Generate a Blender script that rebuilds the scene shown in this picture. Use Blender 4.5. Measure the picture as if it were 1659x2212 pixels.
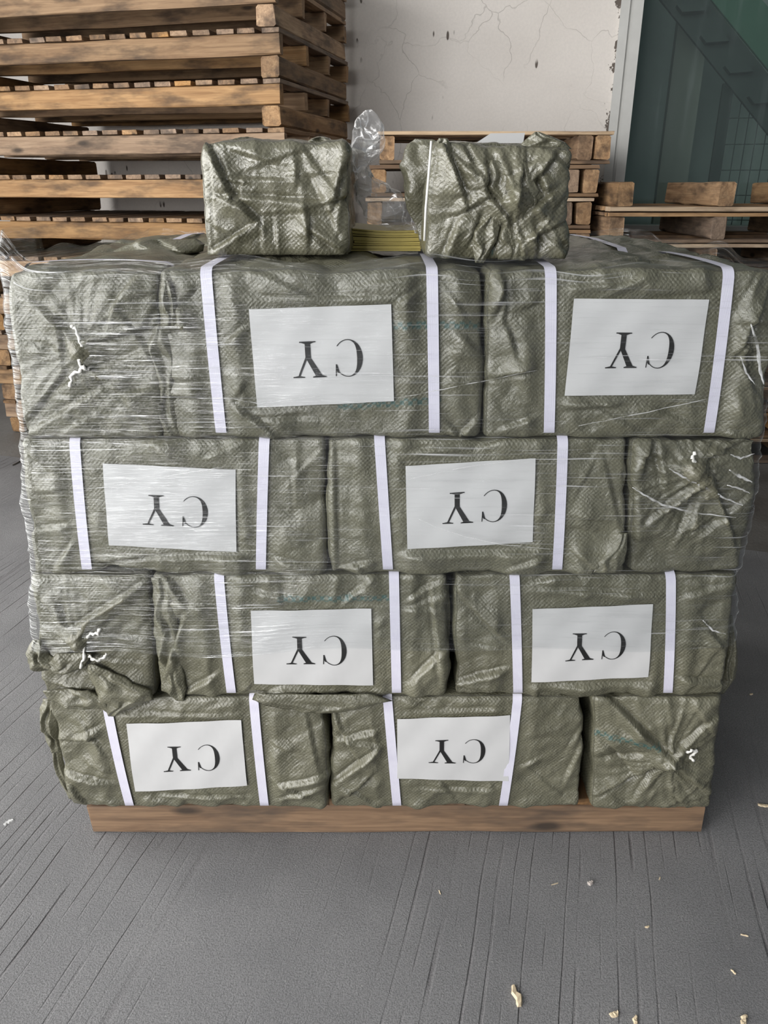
import bpy, math, random
import numpy as np
from mathutils import Vector, Matrix

for o in list(bpy.data.objects):
    bpy.data.objects.remove(o, do_unlink=True)
scene = bpy.context.scene
COL = scene.collection

# ------------------------------------------------------------------ camera
IW, IH, F = 1659.0, 2212.0, 1680.0
PITCH = math.radians(22.8)
CH = 1.55
cam = bpy.data.cameras.new('camera')
cam.sensor_fit = 'HORIZONTAL'
cam.sensor_width = 36.0
cam.lens = F / IW * 36.0
cam.clip_start = 0.05
camo = bpy.data.objects.new('camera', cam)
COL.objects.link(camo)
camo.location = (0, 0, CH)
camo.rotation_euler = (math.pi / 2 - PITCH, 0, 0)
scene.camera = camo

# ------------------------------------------------------------------ light
world = bpy.data.worlds.new('world')
scene.world = world
world.use_nodes = True
wn = world.node_tree.nodes
wn['Background'].inputs[0].default_value = (0.80, 0.90, 1.0, 1)
wn['Background'].inputs[1].default_value = 0.22

def area(name, loc, rot, sx, sy, power, col):
    l = bpy.data.lights.new(name, 'AREA')
    l.shape = 'RECTANGLE'; l.size = sx; l.size_y = sy
    l.energy = power; l.color = col
    o = bpy.data.objects.new(name, l); COL.objects.link(o)
    o.location = loc; o.rotation_euler = rot
    return o
# open loading side on the left, and the open front of the shed behind the viewer
area('daylight_open_side', (-3.7, 0.4, 2.1), (0, math.radians(-90), 0), 3.6, 6.4, 430, (1.0, 0.985, 0.96))
area('daylight_open_front', (-4.3, -4.6, 2.9), (math.radians(80), 0, math.radians(-24)), 5.6, 3.2, 560, (1.0, 0.985, 0.97))

vs = scene.view_settings
vs.view_transform = 'Standard'
vs.look = 'None'
vs.gamma = 1.0
vs.use_curve_mapping = False
vs.exposure = -0.12
scene.cycles.transparent_max_bounces = 24

# ------------------------------------------------------------------ projection helpers
CP, SP = math.cos(PITCH), math.sin(PITCH)
def P(x, y, Y):
    """pixel -> point on the vertical plane at distance Y"""
    a = (x - IW / 2) / F; b = -(y - IH / 2) / F
    d = Vector((a, CP + b * SP, -SP + b * CP))
    t = Y / d.y
    return Vector((0, 0, CH)) + d * t
def PZ(x, y, Z=0.0):
    """pixel -> point on the horizontal plane at height Z"""
    a = (x - IW / 2) / F; b = -(y - IH / 2) / F
    d = Vector((a, CP + b * SP, -SP + b * CP))
    t = (Z - CH) / d.z
    return Vector((0, 0, CH)) + d * t

# ------------------------------------------------------------------ numpy noise
_rng = np.random.RandomState(7)
_perm = _rng.permutation(256); _perm = np.concatenate([_perm, _perm, _perm])
_g = _rng.normal(size=(256, 3)); _g /= np.linalg.norm(_g, axis=1)[:, None]
def perlin(p):
    p = np.asarray(p, float)
    i = np.floor(p).astype(int); f = p - i
    u = f * f * f * (f * (f * 6 - 15) + 10)
    i &= 255
    out = 0
    for dx in (0, 1):
        wx = u[:, 0] if dx else 1 - u[:, 0]
        for dy in (0, 1):
            wy = u[:, 1] if dy else 1 - u[:, 1]
            for dz in (0, 1):
                wz = u[:, 2] if dz else 1 - u[:, 2]
                h = _perm[_perm[_perm[(i[:, 0] + dx) & 255] + ((i[:, 1] + dy) & 255)] + ((i[:, 2] + dz) & 255)]
                g = _g[h]
                out = out + wx * wy * wz * (g[:, 0] * (f[:, 0] - dx) + g[:, 1] * (f[:, 1] - dy) + g[:, 2] * (f[:, 2] - dz))
    return out * 1.5
def sstep(a, b, x):
    t = np.clip((x - a) / (b - a), 0, 1)
    return t * t * (3 - 2 * t)

# ------------------------------------------------------------------ object helpers
def mk(name, verts, faces, mat, parent=None, smooth=False, uv=None, attrs=None):
    me = bpy.data.meshes.new(name)
    verts = np.asarray(verts, dtype=np.float32)
    if isinstance(faces, np.ndarray) and faces.ndim == 2:
        nf, k = faces.shape
        me.vertices.add(len(verts)); me.vertices.foreach_set('co', verts.ravel())
        me.loops.add(nf * k); me.loops.foreach_set('vertex_index', faces.astype(np.int32).ravel())
        me.polygons.add(nf); me.polygons.foreach_set('loop_start', np.arange(0, nf * k, k, dtype=np.int32))
        me.update(calc_edges=True)
    else:
        me.from_pydata([tuple(v) for v in verts.tolist()], [], [tuple(f) for f in faces])
        me.update()
    me.validate()
    if smooth:
        me.polygons.foreach_set('use_smooth', np.ones(len(me.polygons), dtype=bool))
    if attrs:
        for k, v in attrs.items():
            v = np.asarray(v, dtype=np.float32)
            if v.ndim == 1:
                a = me.attributes.new(k, 'FLOAT', 'POINT'); a.data.foreach_set('value', v)
            else:
                a = me.attributes.new(k, 'FLOAT_VECTOR', 'POINT'); a.data.foreach_set('vector', v.ravel())
    if mat: me.materials.append(mat)
    o = bpy.data.objects.new(name, me); COL.objects.link(o)
    if parent is not None: o.parent = parent
    return o
def meshobj(name, me, parent=None, loc=(0, 0, 0), rot=(0, 0, 0)):
    o = bpy.data.objects.new(name, me); COL.objects.link(o)
    o.parent = parent; o.location = loc; o.rotation_euler = rot
    return o
def empty(name, loc=(0, 0, 0), rz=0.0):
    o = bpy.data.objects.new(name, None); COL.objects.link(o)
    o.empty_display_size = 0.1
    o.location = loc; o.rotation_euler = (0, 0, rz)
    return o
def tag(o, label, cat, group=None, kind=None):
    o['label'] = label; o['category'] = cat
    if group: o['group'] = group
    if kind: o['kind'] = kind
    return o
def struct(o, label=None):
    o['kind'] = 'structure'
    if label: o['label'] = label
    return o
BOXF = [(0, 3, 2, 1), (4, 5, 6, 7), (0, 1, 5, 4), (1, 2, 6, 5), (2, 3, 7, 6), (3, 0, 4, 7)]
def boxv(x0, x1, y0, y1, z0, z1):
    return [(x0, y0, z0), (x1, y0, z0), (x1, y1, z0), (x0, y1, z0), (x0, y0, z1), (x1, y0, z1), (x1, y1, z1), (x0, y1, z1)]
def box(name, x0, x1, y0, y1, z0, z1, mat, parent=None):
    return mk(name, boxv(x0, x1, y0, y1, z0, z1), BOXF, mat, parent)
def tube(name, pts, rad, mat, parent=None, n=6, flat=1.0):
    pts = [Vector(p) for p in pts]
    V = []; Fc = []
    for i, p in enumerate(pts):
        t = (pts[min(i + 1, len(pts) - 1)] - pts[max(i - 1, 0)]).normalized()
        a = t.cross(Vector((0, 1, 0.13))).normalized(); b = t.cross(a).normalized()
        r = rad[i] if isinstance(rad, (list, tuple)) else rad
        for k in range(n):
            an = 2 * math.pi * k / n
            V.append(p + a * math.cos(an) * r + b * math.sin(an) * r * flat)
    for i in range(len(pts) - 1):
        for k in range(n):
            Fc.append((i * n + k, i * n + (k + 1) % n, (i + 1) * n + (k + 1) % n, (i + 1) * n + k))
    Fc.append(tuple(range(n))[::-1]); Fc.append(tuple((len(pts) - 1) * n + k for k in range(n)))
    return mk(name, [tuple(v) for v in V], Fc, mat, parent, smooth=True)

# ------------------------------------------------------------------ materials
class NT:
    def __init__(self, name):
        self.m = bpy.data.materials.new(name); self.m.use_nodes = True
        self.t = self.m.node_tree; self.n = self.t.nodes
        self.bsdf = self.n['Principled BSDF']; self.out = self.n['Material Output']
    def add(self, typ, **kw):
        nd = self.n.new(typ)
        for k, v in kw.items():
            if k.startswith('i_'):
                key = k[2:]
                key = int(key) if key.isdigit() else key.replace('_', ' ')
                nd.inputs[key].default_value = v
            else: setattr(nd, k, v)
        return nd
    def link(self, a, b): self.t.links.new(a, b)
    def math(self, op, a, b=None, clamp=False):
        nd = self.n.new('ShaderNodeMath'); nd.operation = op; nd.use_clamp = clamp
        for i, v in enumerate((a, b)):
            if v is None: continue
            if isinstance(v, (int, float)): nd.inputs[i].default_value = v
            else: self.link(v, nd.inputs[i])
        return nd.outputs[0]
    def ramp(self, fac, stops):
        nd = self.n.new('ShaderNodeValToRGB')
        cr = nd.color_ramp
        while len(cr.elements) < len(stops): cr.elements.new(0.5)
        for e, (p, c) in zip(cr.elements, stops):
            e.position = p; e.color = (c[0], c[1], c[2], 1) if not isinstance(c, (int, float)) else (c, c, c, 1)
        self.link(fac, nd.inputs[0]); return nd.outputs[0]
    def mix(self, fac, a, b, mode='MIX'):
        nd = self.n.new('ShaderNodeMix'); nd.data_type = 'RGBA'; nd.blend_type = mode
        if isinstance(fac, (int, float)): nd.inputs[0].default_value = fac
        else: self.link(fac, nd.inputs[0])
        for sock, v in ((nd.inputs[6], a), (nd.inputs[7], b)):
            if isinstance(v, tuple): sock.default_value = (v[0], v[1], v[2], 1)
            else: self.link(v, sock)
        return nd.outputs[2]
    def noise(self, vec, scale, detail=3, rough=0.55, dist=0.0):
        nd = self.add('ShaderNodeTexNoise', i_Scale=scale, i_Detail=detail, i_Roughness=rough, i_Distortion=dist)
        if vec is not None: self.link(vec, nd.inputs['Vector'])
        return nd.outputs['Fac']
    def mapping(self, vec, scale=(1, 1, 1), rot=(0, 0, 0), loc=(0, 0, 0)):
        nd = self.add('ShaderNodeMapping')
        nd.inputs['Scale'].default_value = scale; nd.inputs['Rotation'].default_value = rot; nd.inputs['Location'].default_value = loc
        self.link(vec, nd.inputs['Vector']); return nd.outputs[0]
    def bump(self, h, strength, dist, prev=None):
        nd = self.add('ShaderNodeBump', i_Strength=strength, i_Distance=dist)
        self.link(h, nd.inputs['Height'])
        if prev is not None: self.link(prev, nd.inputs['Normal'])
        return nd.outputs[0]
    def set(self, **kw):
        for k, v in kw.items():
            k = k.replace('_', ' ')
            if isinstance(v, (int, float)): self.bsdf.inputs[k].default_value = v
            elif isinstance(v, tuple): self.bsdf.inputs[k].default_value = (v[0], v[1], v[2], 1)
            else: self.link(v, self.bsdf.inputs[k])
        return self

def mat_tarp(nm, r0, r1, coat):
    a = NT(nm)
    uv = a.add('ShaderNodeAttribute', attribute_name='suv').outputs['Vector']
    st = a.add('ShaderNodeAttribute', attribute_name='stripe').outputs['Fac']
    tc = a.add('ShaderNodeTexCoord').outputs['Object']
    rnd = a.add('ShaderNodeObjectInfo').outputs['Random']
    warp = a.noise(uv, 9, 2)
    wv = a.add('ShaderNodeVectorMath', operation='ADD'); a.link(uv, wv.inputs[0])
    sc = a.add('ShaderNodeVectorMath', operation='SCALE'); sc.inputs[3].default_value = 0.02
    wn_ = a.add('ShaderNodeTexNoise', i_Scale=7.0, i_Detail=2.0); a.link(uv, wn_.inputs['Vector'])
    a.link(wn_.outputs['Color'], sc.inputs[0]); a.link(sc.outputs[0], wv.inputs[1])
    chk = a.add('ShaderNodeTexChecker', i_Scale=215.0); a.link(wv.outputs[0], chk.inputs['Vector'])
    big = a.noise(tc, 5, 4, 0.6)
    fine = a.noise(uv, 260, 3, 0.7)
    base = a.ramp(big, [(0.25, (0.080, 0.077, 0.049)), (0.75, (0.132, 0.127, 0.086))])
    base = a.mix(a.math('MULTIPLY', chk.outputs['Fac'], 0.20), base, (0.25, 0.245, 0.18))
    base = a.mix(a.ramp(fine, [(0.52, 0.0), (0.75, 0.35)]), base, (0.30, 0.30, 0.235))
    tchk = a.add('ShaderNodeTexChecker', i_Scale=110.0); a.link(wv.outputs[0], tchk.inputs['Vector'])
    teal = a.math('MULTIPLY', st, a.math('ADD', a.math('MULTIPLY', tchk.outputs['Fac'], 0.60), 0.15))
    base = a.mix(teal, base, (0.035, 0.10, 0.095))
    hsv = a.add('ShaderNodeHueSaturation', i_Saturation=1.0)
    a.link(a.math('ADD', a.math('MULTIPLY', rnd, 0.2), 0.9), hsv.inputs['Value']); a.link(base, hsv.inputs['Color'])
    sxy = a.add('ShaderNodeSeparateXYZ'); a.link(wv.outputs[0], sxy.inputs[0])
    wx = a.math('SINE', a.math('MULTIPLY', sxy.outputs[0], 215 * math.pi)); wy = a.math('SINE', a.math('MULTIPLY', sxy.outputs[1], 215 * math.pi))
    wh = a.math('ADD', a.math('MULTIPLY', wx, wy), a.math('MULTIPLY', fine, 1.2))
    wamp = a.ramp(a.noise(uv, 7, 2), [(0.35, 0.15), (0.65, 1.0)])
    b1 = a.bump(a.math('MULTIPLY', wh, wamp), 0.6, 0.0006)
    med = a.noise(uv, 46, 5, 0.65, 0.8)
    b2 = a.bump(med, 0.62, 0.007, b1)
    rid = a.add('ShaderNodeTexNoise', noise_type='RIDGED_MULTIFRACTAL', i_Scale=9.0, i_Detail=4.0, i_Roughness=0.55, i_Lacunarity=2.2, i_Distortion=0.5)
    a.link(a.mapping(wv.outputs[0], (0.8, 1.5, 1)), rid.inputs['Vector'])
    b3 = a.bump(rid.outputs['Fac'], 0.6, 0.008, b2)
    rough = a.ramp(a.noise(uv, 30, 3), [(0.3, r0), (0.7, r1)])
    a.set(Base_Color=hsv.outputs[0], Roughness=rough, Normal=b3, Specular_IOR_Level=0.8)
    a.bsdf.inputs['Coat Weight'].default_value = coat
    a.bsdf.inputs['Coat Roughness'].default_value = 0.15
    a.link(b3, a.bsdf.inputs['Coat Normal'])
    return a.m
def mat_wood(name, c0, c1, dark):
    a = NT(name)
    tc = a.add('ShaderNodeTexCoord').outputs['Object']
    rnd = a.add('ShaderNodeObjectInfo').outputs['Random']
    off = a.add('ShaderNodeCombineXYZ'); a.link(a.math('MULTIPLY', rnd, 40.0), off.inputs[0]); a.link(a.math('MULTIPLY', rnd, 17.0), off.inputs[1]); a.link(a.math('MULTIPLY', rnd, 9.0), off.inputs[2])
    ad = a.add('ShaderNodeVectorMath', operation='ADD'); a.link(tc, ad.inputs[0]); a.link(off.outputs[0], ad.inputs[1])
    v = ad.outputs[0]
    g1 = a.noise(a.mapping(v, (2.2, 34, 34)), 1.0, 5, 0.65, 0.9)
    g2 = a.noise(a.mapping(v, (5, 130, 130)), 1.0, 3, 0.6)
    blot = a.noise(a.mapping(v, (3.5, 12, 12)), 1.0, 4, 0.6)
    col = a.ramp(g1, [(0.28, c0), (0.68, c1)])
    col = a.mix(a.ramp(g2, [(0.45, 0.0), (0.75, 0.45)]), col, tuple(x * 0.6 for x in c0))
    col = a.mix(a.ramp(blot, [(0.47, 0.0), (0.66, 0.8)]), col, dark)
    kn = a.add('ShaderNodeTexVoronoi', i_Scale=1.0); a.link(a.mapping(v, (3.2, 9, 9)), kn.inputs['Vector'])
    col = a.mix(a.ramp(kn.outputs['Distance'], [(0.07, 0.85), (0.16, 0.0)]), col, tuple(x * 0.5 for x in dark))
    hsv = a.add('ShaderNodeHueSaturation')
    a.link(a.math('ADD', a.math('MULTIPLY', rnd, 0.5), 0.72), hsv.inputs['Value'])
    r2 = a.math('FRACT', a.math('MULTIPLY', rnd, 7.31))
    a.link(a.math('ADD', a.math('MULTIPLY', r2, 0.35), 0.75), hsv.inputs['Saturation'])
    a.link(col, hsv.inputs['Color'])
    b = a.bump(g1, 0.5, 0.003); b = a.bump(g2, 0.35, 0.0015, b)
    a.set(Base_Color=hsv.outputs[0], Roughness=0.78, Normal=b)
    return a.m
def mat_plain(name, col, rough=0.6, nscale=30, namt=0.1, bumpd=0.0008, spec=0.5, metal=0.0):
    a = NT(name)
    tc = a.add('ShaderNodeTexCoord').outputs['Object']
    n = a.noise(tc, nscale, 4)
    c = a.mix(n, tuple(x * (1 - namt) for x in col), tuple(min(1, x * (1 + namt)) for x in col))
    a.set(Base_Color=c, Roughness=rough, Normal=a.bump(n, 0.4, bumpd), Specular_IOR_Level=spec, Metallic=metal)
    return a.m
def mat_floor():
    a = NT('grooved_concrete')
    tc = a.add('ShaderNodeTexCoord').outputs['Object']
    v = a.mapping(tc, (1, 1, 1), (0, 0, YAW))        # x' runs across the grooves
    wob = a.noise(a.mapping(v, (1.2, 0.8, 1)), 1.6, 2)
    sx = a.add('ShaderNodeSeparateXYZ'); a.link(v, sx.inputs[0])
    xx = a.math('ADD', sx.outputs[0], a.math('MULTIPLY', wob, 0.05))
    w = a.add('ShaderNodeTexNoise', noise_dimensions='1D', i_Scale=30.0, i_Detail=0.0); a.link(xx, w.inputs['W'])
    per = a.math('ADD', a.math('MULTIPLY', xx, 26.0), a.math('MULTIPLY', w.outputs['Fac'], 0.9))
    fr = a.math('ABSOLUTE', a.math('SUBTRACT', a.math('FRACT', per), 0.5))
    groove = a.ramp(fr, [(0.0, 1.0), (0.05, 0.85), (0.10, 0.0)])
    brk = a.ramp(a.noise(a.mapping(v, (16, 2.6, 1)), 1.0, 3, 0.6), [(0.44, 0.0), (0.58, 1.0)])
    patch = a.ramp(a.noise(a.mapping(v, (0.9, 0.8, 1), (0, 0, 0), (3.1, 0.4, 0)), 1.1, 3), [(0.42, 0.08), (0.62, 1.0)])
    gl = a.math('MULTIPLY', groove, a.math('MULTIPLY', brk, patch))
    n1 = a.noise(tc, 3.0, 5, 0.6); n2 = a.noise(tc, 42, 5, 0.7); n3 = a.noise(tc, 260, 4, 0.75)
    col = a.ramp(n1, [(0.28, (0.215, 0.215, 0.222)), (0.72, (0.32, 0.317, 0.322))])
    col = a.mix(a.ramp(n3, [(0.40, 0.65), (0.56, 0.0)]), col, (0.10, 0.10, 0.105))
    col = a.mix(a.ramp(n2, [(0.60, 0.0), (0.78, 0.5)]), col, (0.33, 0.33, 0.33))
    grit = a.add('ShaderNodeTexVoronoi', i_Scale=95.0); a.link(tc, grit.inputs['Vector'])
    gm = a.math('MULTIPLY', a.ramp(grit.outputs['Distance'], [(0.10, 1.0), (0.17, 0.0)]), a.ramp(a.noise(tc, 20, 2), [(0.55, 0.0), (0.66, 1.0)]))
    col = a.mix(a.math('MULTIPLY', gm, 0.6), col, (0.5, 0.49, 0.46))
    col = a.mix(a.math('MULTIPLY', gl, 0.40), col, (0.09, 0.07, 0.075))
    h = a.math('SUBTRACT', a.math('MULTIPLY', n3, 0.6), gl)
    b = a.bump(h, 1.0, 0.008)
    b = a.bump(n2, 0.35, 0.005, b)
    rough = a.ramp(n1, [(0.3, 0.62), (0.7, 0.8)])
    a.set(Base_Color=col, Roughness=rough, Normal=b)
    return a.m
def mat_apron():
    a = NT('dark_damp_concrete')
    tc = a.add('ShaderNodeTexCoord').outputs['Object']
    n1 = a.noise(tc, 2.2, 4); n2 = a.noise(tc, 40, 5, 0.7)
    col = a.ramp(n1, [(0.3, (0.10, 0.095, 0.09)), (0.7, (0.19, 0.182, 0.172))])
    col = a.mix(a.ramp(n2, [(0.58, 0.0), (0.75, 0.6)]), col, (0.2, 0.2, 0.19))
    wet = a.ramp(a.noise(tc, 1.1, 3), [(0.40, 0.16), (0.60, 0.7)])
    a.set(Base_Color=col, Roughness=wet, Normal=a.bump(n2, 0.4, 0.012))
    return a.m
def mat_wall():
    a = NT('old_painted_plaster')
    tc = a.add('ShaderNodeTexCoord').outputs['Object']
    n1 = a.noise(tc, 1.6, 4); n2 = a.noise(tc, 60, 4, 0.7)
    col = a.ramp(n1, [(0.3, (0.67, 0.625, 0.58)), (0.7, (0.75, 0.705, 0.66))])
    col = a.mix(a.ramp(n2, [(0.4, 0.12), (0.6, 0.0)]), col, (0.40, 0.385, 0.37))
    dv = a.add('ShaderNodeTexNoise', i_Scale=3.0, i_Detail=4.0); a.link(tc, dv.inputs['Vector'])
    ds = a.add('ShaderNodeVectorMath', operation='SCALE'); ds.inputs[3].default_value = 0.35; a.link(dv.outputs['Color'], ds.inputs[0])
    da = a.add('ShaderNodeVectorMath', operation='ADD'); a.link(tc, da.inputs[0]); a.link(ds.outputs[0], da.inputs[1])
    vo = a.add('ShaderNodeTexVoronoi', feature='DISTANCE_TO_EDGE', i_Scale=2.6); a.link(da.outputs[0], vo.inputs['Vector'])
    cr = a.math('MULTIPLY', a.ramp(vo.outputs['Distance'], [(0.0, 1.0), (0.007, 0.0)]), a.ramp(a.noise(tc, 1.3, 3), [(0.42, 0.0), (0.56, 1.0)]))
    col = a.mix(a.math('MULTIPLY', cr, 0.4), col, (0.25, 0.235, 0.22))
    ch = a.add('ShaderNodeTexVoronoi', i_Scale=1.0); a.link(a.mapping(tc, (17, 17, 5.5)), ch.inputs['Vector'])
    cm = a.math('MULTIPLY', a.ramp(ch.outputs['Distance'], [(0.13, 1.0), (0.17, 0.0)]), a.ramp(a.noise(tc, 2.9, 3), [(0.52, 0.0), (0.56, 1.0)]))
    sx = a.add('ShaderNodeSeparateXYZ'); a.link(tc, sx.inputs[0])
    edge = a.ramp(a.math('ADD', sx.outputs[0], a.math('MULTIPLY', a.math('SUBTRACT', a.noise(a.mapping(tc, (10, 10, 7)), 1.0, 5, 0.7), 0.50), 0.30)), [(0.0, 0.0), (0.001, 1.0)])
    em = a.math('MULTIPLY', edge, 1.0)
    dk = a.math('MAXIMUM', cm, em)
    col = a.mix(dk, col, (0.105, 0.085, 0.07))
    b = a.bump(a.math('SUBTRACT', a.math('MULTIPLY', n2, 0.2), a.math('ADD', cr, dk)), 0.5, 0.004)
    a.set(Base_Color=col, Roughness=0.7, Normal=b)
    return a.m
def mat_film():
    a = NT('stretch_film')
    uv = a.add('ShaderNodeAttribute', attribute_name='suv').outputs['Vector']
    s1 = a.noise(a.mapping(uv, (3.0, 150, 1), (0, 0, math.radians(-7))), 1.0, 3, 0.55, 0.15)
    s2 = a.noise(a.mapping(uv, (5.0, 260, 1), (0, 0, math.radians(-11)), (3, 1, 0)), 1.0, 2, 0.5, 0.1)
    s3 = a.noise(a.mapping(uv, (4.0, 190, 1), (0, 0, math.radians(4)), (8, 5, 0)), 1.0, 2, 0.5, 0.1)
    area_ = a.noise(a.mapping(uv, (3.2, 4.5, 1)), 1.0, 3)
    haze = a.noise(a.mapping(uv, (2.5, 16, 1), (0, 0, math.radians(-6))), 1.0, 4, 0.6)
    st = a.math('MAXIMUM', a.ramp(s1, [(0.60, 0.0), (0.72, 1.0)]), a.math('MAXIMUM', a.ramp(s2, [(0.64, 0.0), (0.74, 1.0)]), a.ramp(s3, [(0.66, 0.0), (0.76, 1.0)])))
    st = a.math('MULTIPLY', st, a.ramp(area_, [(0.40, 0.06), (0.60, 1.0)]))  # streaks whitened: doubled film, plus its highlights painted in
    lw = a.add('ShaderNodeLayerWeight', i_Blend=0.35).outputs['Facing']
    face = a.math('MULTIPLY', a.math('POWER', lw, 3.0), 0.75)  # edge-on film whitened to paint grazing reflections
    hz = a.ramp(haze, [(0.45, 0.0), (0.8, 1.0)])
    fac = a.math('ADD', a.math('ADD', 0.04, a.math('MULTIPLY', hz, 0.07)), a.math('ADD', a.math('MULTIPLY', st, 0.55), face), clamp=True)
    tr = a.add('ShaderNodeBsdfTransparent'); tr.inputs[0].default_value = (0.95, 0.96, 0.965, 1)
    bmp = a.bump(a.math('ADD', a.math('MULTIPLY', s1, 1.0), a.math('MULTIPLY', haze, 1.5)), 0.8, 0.012)
    gl = a.add('ShaderNodeBsdfGlossy'); gl.inputs['Roughness'].default_value = 0.14; gl.inputs['Color'].default_value = (0.95, 0.96, 0.97, 1)
    a.link(bmp, gl.inputs['Normal'])
    df = a.add('ShaderNodeBsdfDiffuse'); df.inputs['Color'].default_value = (0.85, 0.86, 0.88, 1)
    m1 = a.add('ShaderNodeMixShader'); a.link(a.math('MULTIPLY', a.math('MAXIMUM', st, face), 0.75, True), m1.inputs[0])
    a.link(gl.outputs[0], m1.inputs[1]); a.link(df.outputs[0], m1.inputs[2])
    m2 = a.add('ShaderNodeMixShader'); a.link(fac, m2.inputs[0]); a.link(tr.outputs[0], m2.inputs[1]); a.link(m1.outputs[0], m2.inputs[2])
    a.link(m2.outputs[0], a.out.inputs['Surface'])
    return a.m
def mat_bag():
    a = NT('clear_plastic')
    tc = a.add('ShaderNodeTexCoord').outputs['Object']
    vo = a.add('ShaderNodeTexVoronoi', feature='DISTANCE_TO_EDGE', i_Scale=34.0)
    wn_ = a.add('ShaderNodeTexNoise', i_Scale=9.0, i_Detail=3.0); a.link(tc, wn_.inputs['Vector'])
    sc = a.add('ShaderNodeVectorMath', operation='SCALE'); sc.inputs[3].default_value = 0.08; a.link(wn_.outputs['Color'], sc.inputs[0])
    ad = a.add('ShaderNodeVectorMath', operation='ADD'); a.link(tc, ad.inputs[0]); a.link(sc.outputs[0], ad.inputs[1])
    a.link(a.mapping(ad.outputs[0], (1, 1, 0.6)), vo.inputs['Vector'])
    crease_glint = a.math('MULTIPLY', a.ramp(vo.outputs['Distance'], [(0.0, 1.0), (0.07, 0.0)]), a.ramp(a.noise(tc, 16, 2), [(0.44, 0.0), (0.56, 1.0)]))  # crease lines whitened to paint the bag's bright highlights
    lw = a.add('ShaderNodeLayerWeight', i_Blend=0.3).outputs['Facing']
    fac = a.math('ADD', 0.20, a.math('ADD', a.math('MULTIPLY', a.math('POWER', lw, 2.0), 0.5), a.math('MULTIPLY', crease_glint, 0.8)), clamp=True)  # pale base share paints a whitish sheen on the plastic
    tr = a.add('ShaderNodeBsdfTransparent'); tr.inputs[0].default_value = (0.95, 0.95, 0.95, 1)
    gl = a.add('ShaderNodeBsdfGlossy'); gl.inputs['Roughness'].default_value = 0.12
    df = a.add('ShaderNodeBsdfDiffuse'); df.inputs['Color'].default_value = (0.85, 0.85, 0.86, 1)
    m1 = a.add('ShaderNodeMixShader'); m1.inputs[0].default_value = 0.5
    a.link(gl.outputs[0], m1.inputs[1]); a.link(df.outputs[0], m1.inputs[2])
    m2 = a.add('ShaderNodeMixShader'); a.link(fac, m2.inputs[0]); a.link(tr.outputs[0], m2.inputs[1]); a.link(m1.outputs[0], m2.inputs[2])
    a.link(m2.outputs[0], a.out.inputs['Surface'])
    return a.m
def mat_glass():
    a = NT('dusty_window_glass')
    tc = a.add('ShaderNodeTexCoord').outputs['Object']
    drip = a.noise(a.mapping(tc, (22, 22, 1.1)), 1.0, 4, 0.6)
    low = a.noise(a.mapping(tc, (3, 3, 2)), 1.0, 3)
    fac = a.math('ADD', 0.07, a.math('MULTIPLY', a.math('MULTIPLY', a.ramp(drip, [(0.5, 0.0), (0.75, 1.0)]), a.ramp(low, [(0.4, 0.1), (0.65, 1.0)])), 0.10))
    tr = a.add('ShaderNodeBsdfTransparent'); tr.inputs[0].default_value = (0.82, 0.88, 0.86, 1)
    gl = a.add('ShaderNodeBsdfGlossy'); gl.inputs['Roughness'].default_value = 0.06; gl.inputs['Color'].default_value = (0.8, 0.9, 0.9, 1)
    df = a.add('ShaderNodeBsdfDiffuse'); df.inputs['Color'].default_value = (0.42, 0.46, 0.46, 1)
    m1 = a.add('ShaderNodeMixShader'); m1.inputs[0].default_value = 0.55
    a.link(gl.outputs[0], m1.inputs[1]); a.link(df.outputs[0], m1.inputs[2])
    m2 = a.add('ShaderNodeMixShader'); a.link(fac, m2.inputs[0]); a.link(tr.outputs[0], m2.inputs[1]); a.link(m1.outputs[0], m2.inputs[2])
    a.link(m2.outputs[0], a.out.inputs['Surface'])
    return a.m
def mat_strap():
    a = NT('white_strapping')
    uv = a.add('ShaderNodeAttribute', attribute_name='suv').outputs['Vector']
    w = a.add('ShaderNodeTexWave', i_Scale=170.0); a.link(uv, w.inputs['Vector'])
    n = a.noise(uv, 14, 3)
    col = a.ramp(n, [(0.3, (0.62, 0.60, 0.72)), (0.7, (0.72, 0.71, 0.80))])
    a.set(Base_Color=col, Roughness=0.45, Normal=a.bump(w.outputs['Fac'], 0.25, 0.0008))
    return a.m
YAW = math.radians(13.9)
M_TARP = mat_tarp('woven_sack', 0.30, 0.50, 0.15); M_TARPF = mat_tarp('film_covered_sack', 0.22, 0.40, 0.5); M_FILM = mat_film(); M_BAG = mat_bag(); M_STRAP = mat_strap(); M_GLASS = mat_glass()
M_WOOD = mat_wood('pallet_pine', (0.23, 0.118, 0.047), (0.45, 0.275, 0.13), (0.07, 0.041, 0.023))
M_WOODP = mat_wood('pale_pine_board', (0.52, 0.35, 0.19), (0.74, 0.54, 0.34), (0.30, 0.19, 0.11))
M_WOODD = mat_wood('weathered_pallet_wood', (0.15, 0.088, 0.05), (0.33, 0.21, 0.12), (0.06, 0.04, 0.027))
M_WOODM = mat_wood('grimy_pallet_wood', (0.115, 0.058, 0.024), (0.24, 0.132, 0.055), (0.06, 0.040, 0.027))
M_FLOOR = mat_floor(); M_APRON = mat_apron(); M_WALL = mat_wall()
M_PAPER = mat_plain('white_paper', (0.55, 0.55, 0.552), 0.55, 18, 0.05, 0.0015)
M_INK = mat_plain('black_ink', (0.012, 0.012, 0.012), 0.5)
M_STRING = mat_plain('white_twine', (0.75, 0.74, 0.70), 0.6, 120, 0.2)
M_YEL = mat_plain('yellow_sheet', (0.36, 0.29, 0.07), 0.45, 40, 0.15)
M_FRAME = mat_plain('grey_window_frame', (0.50, 0.50, 0.48), 0.45, 12, 0.12)
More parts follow.
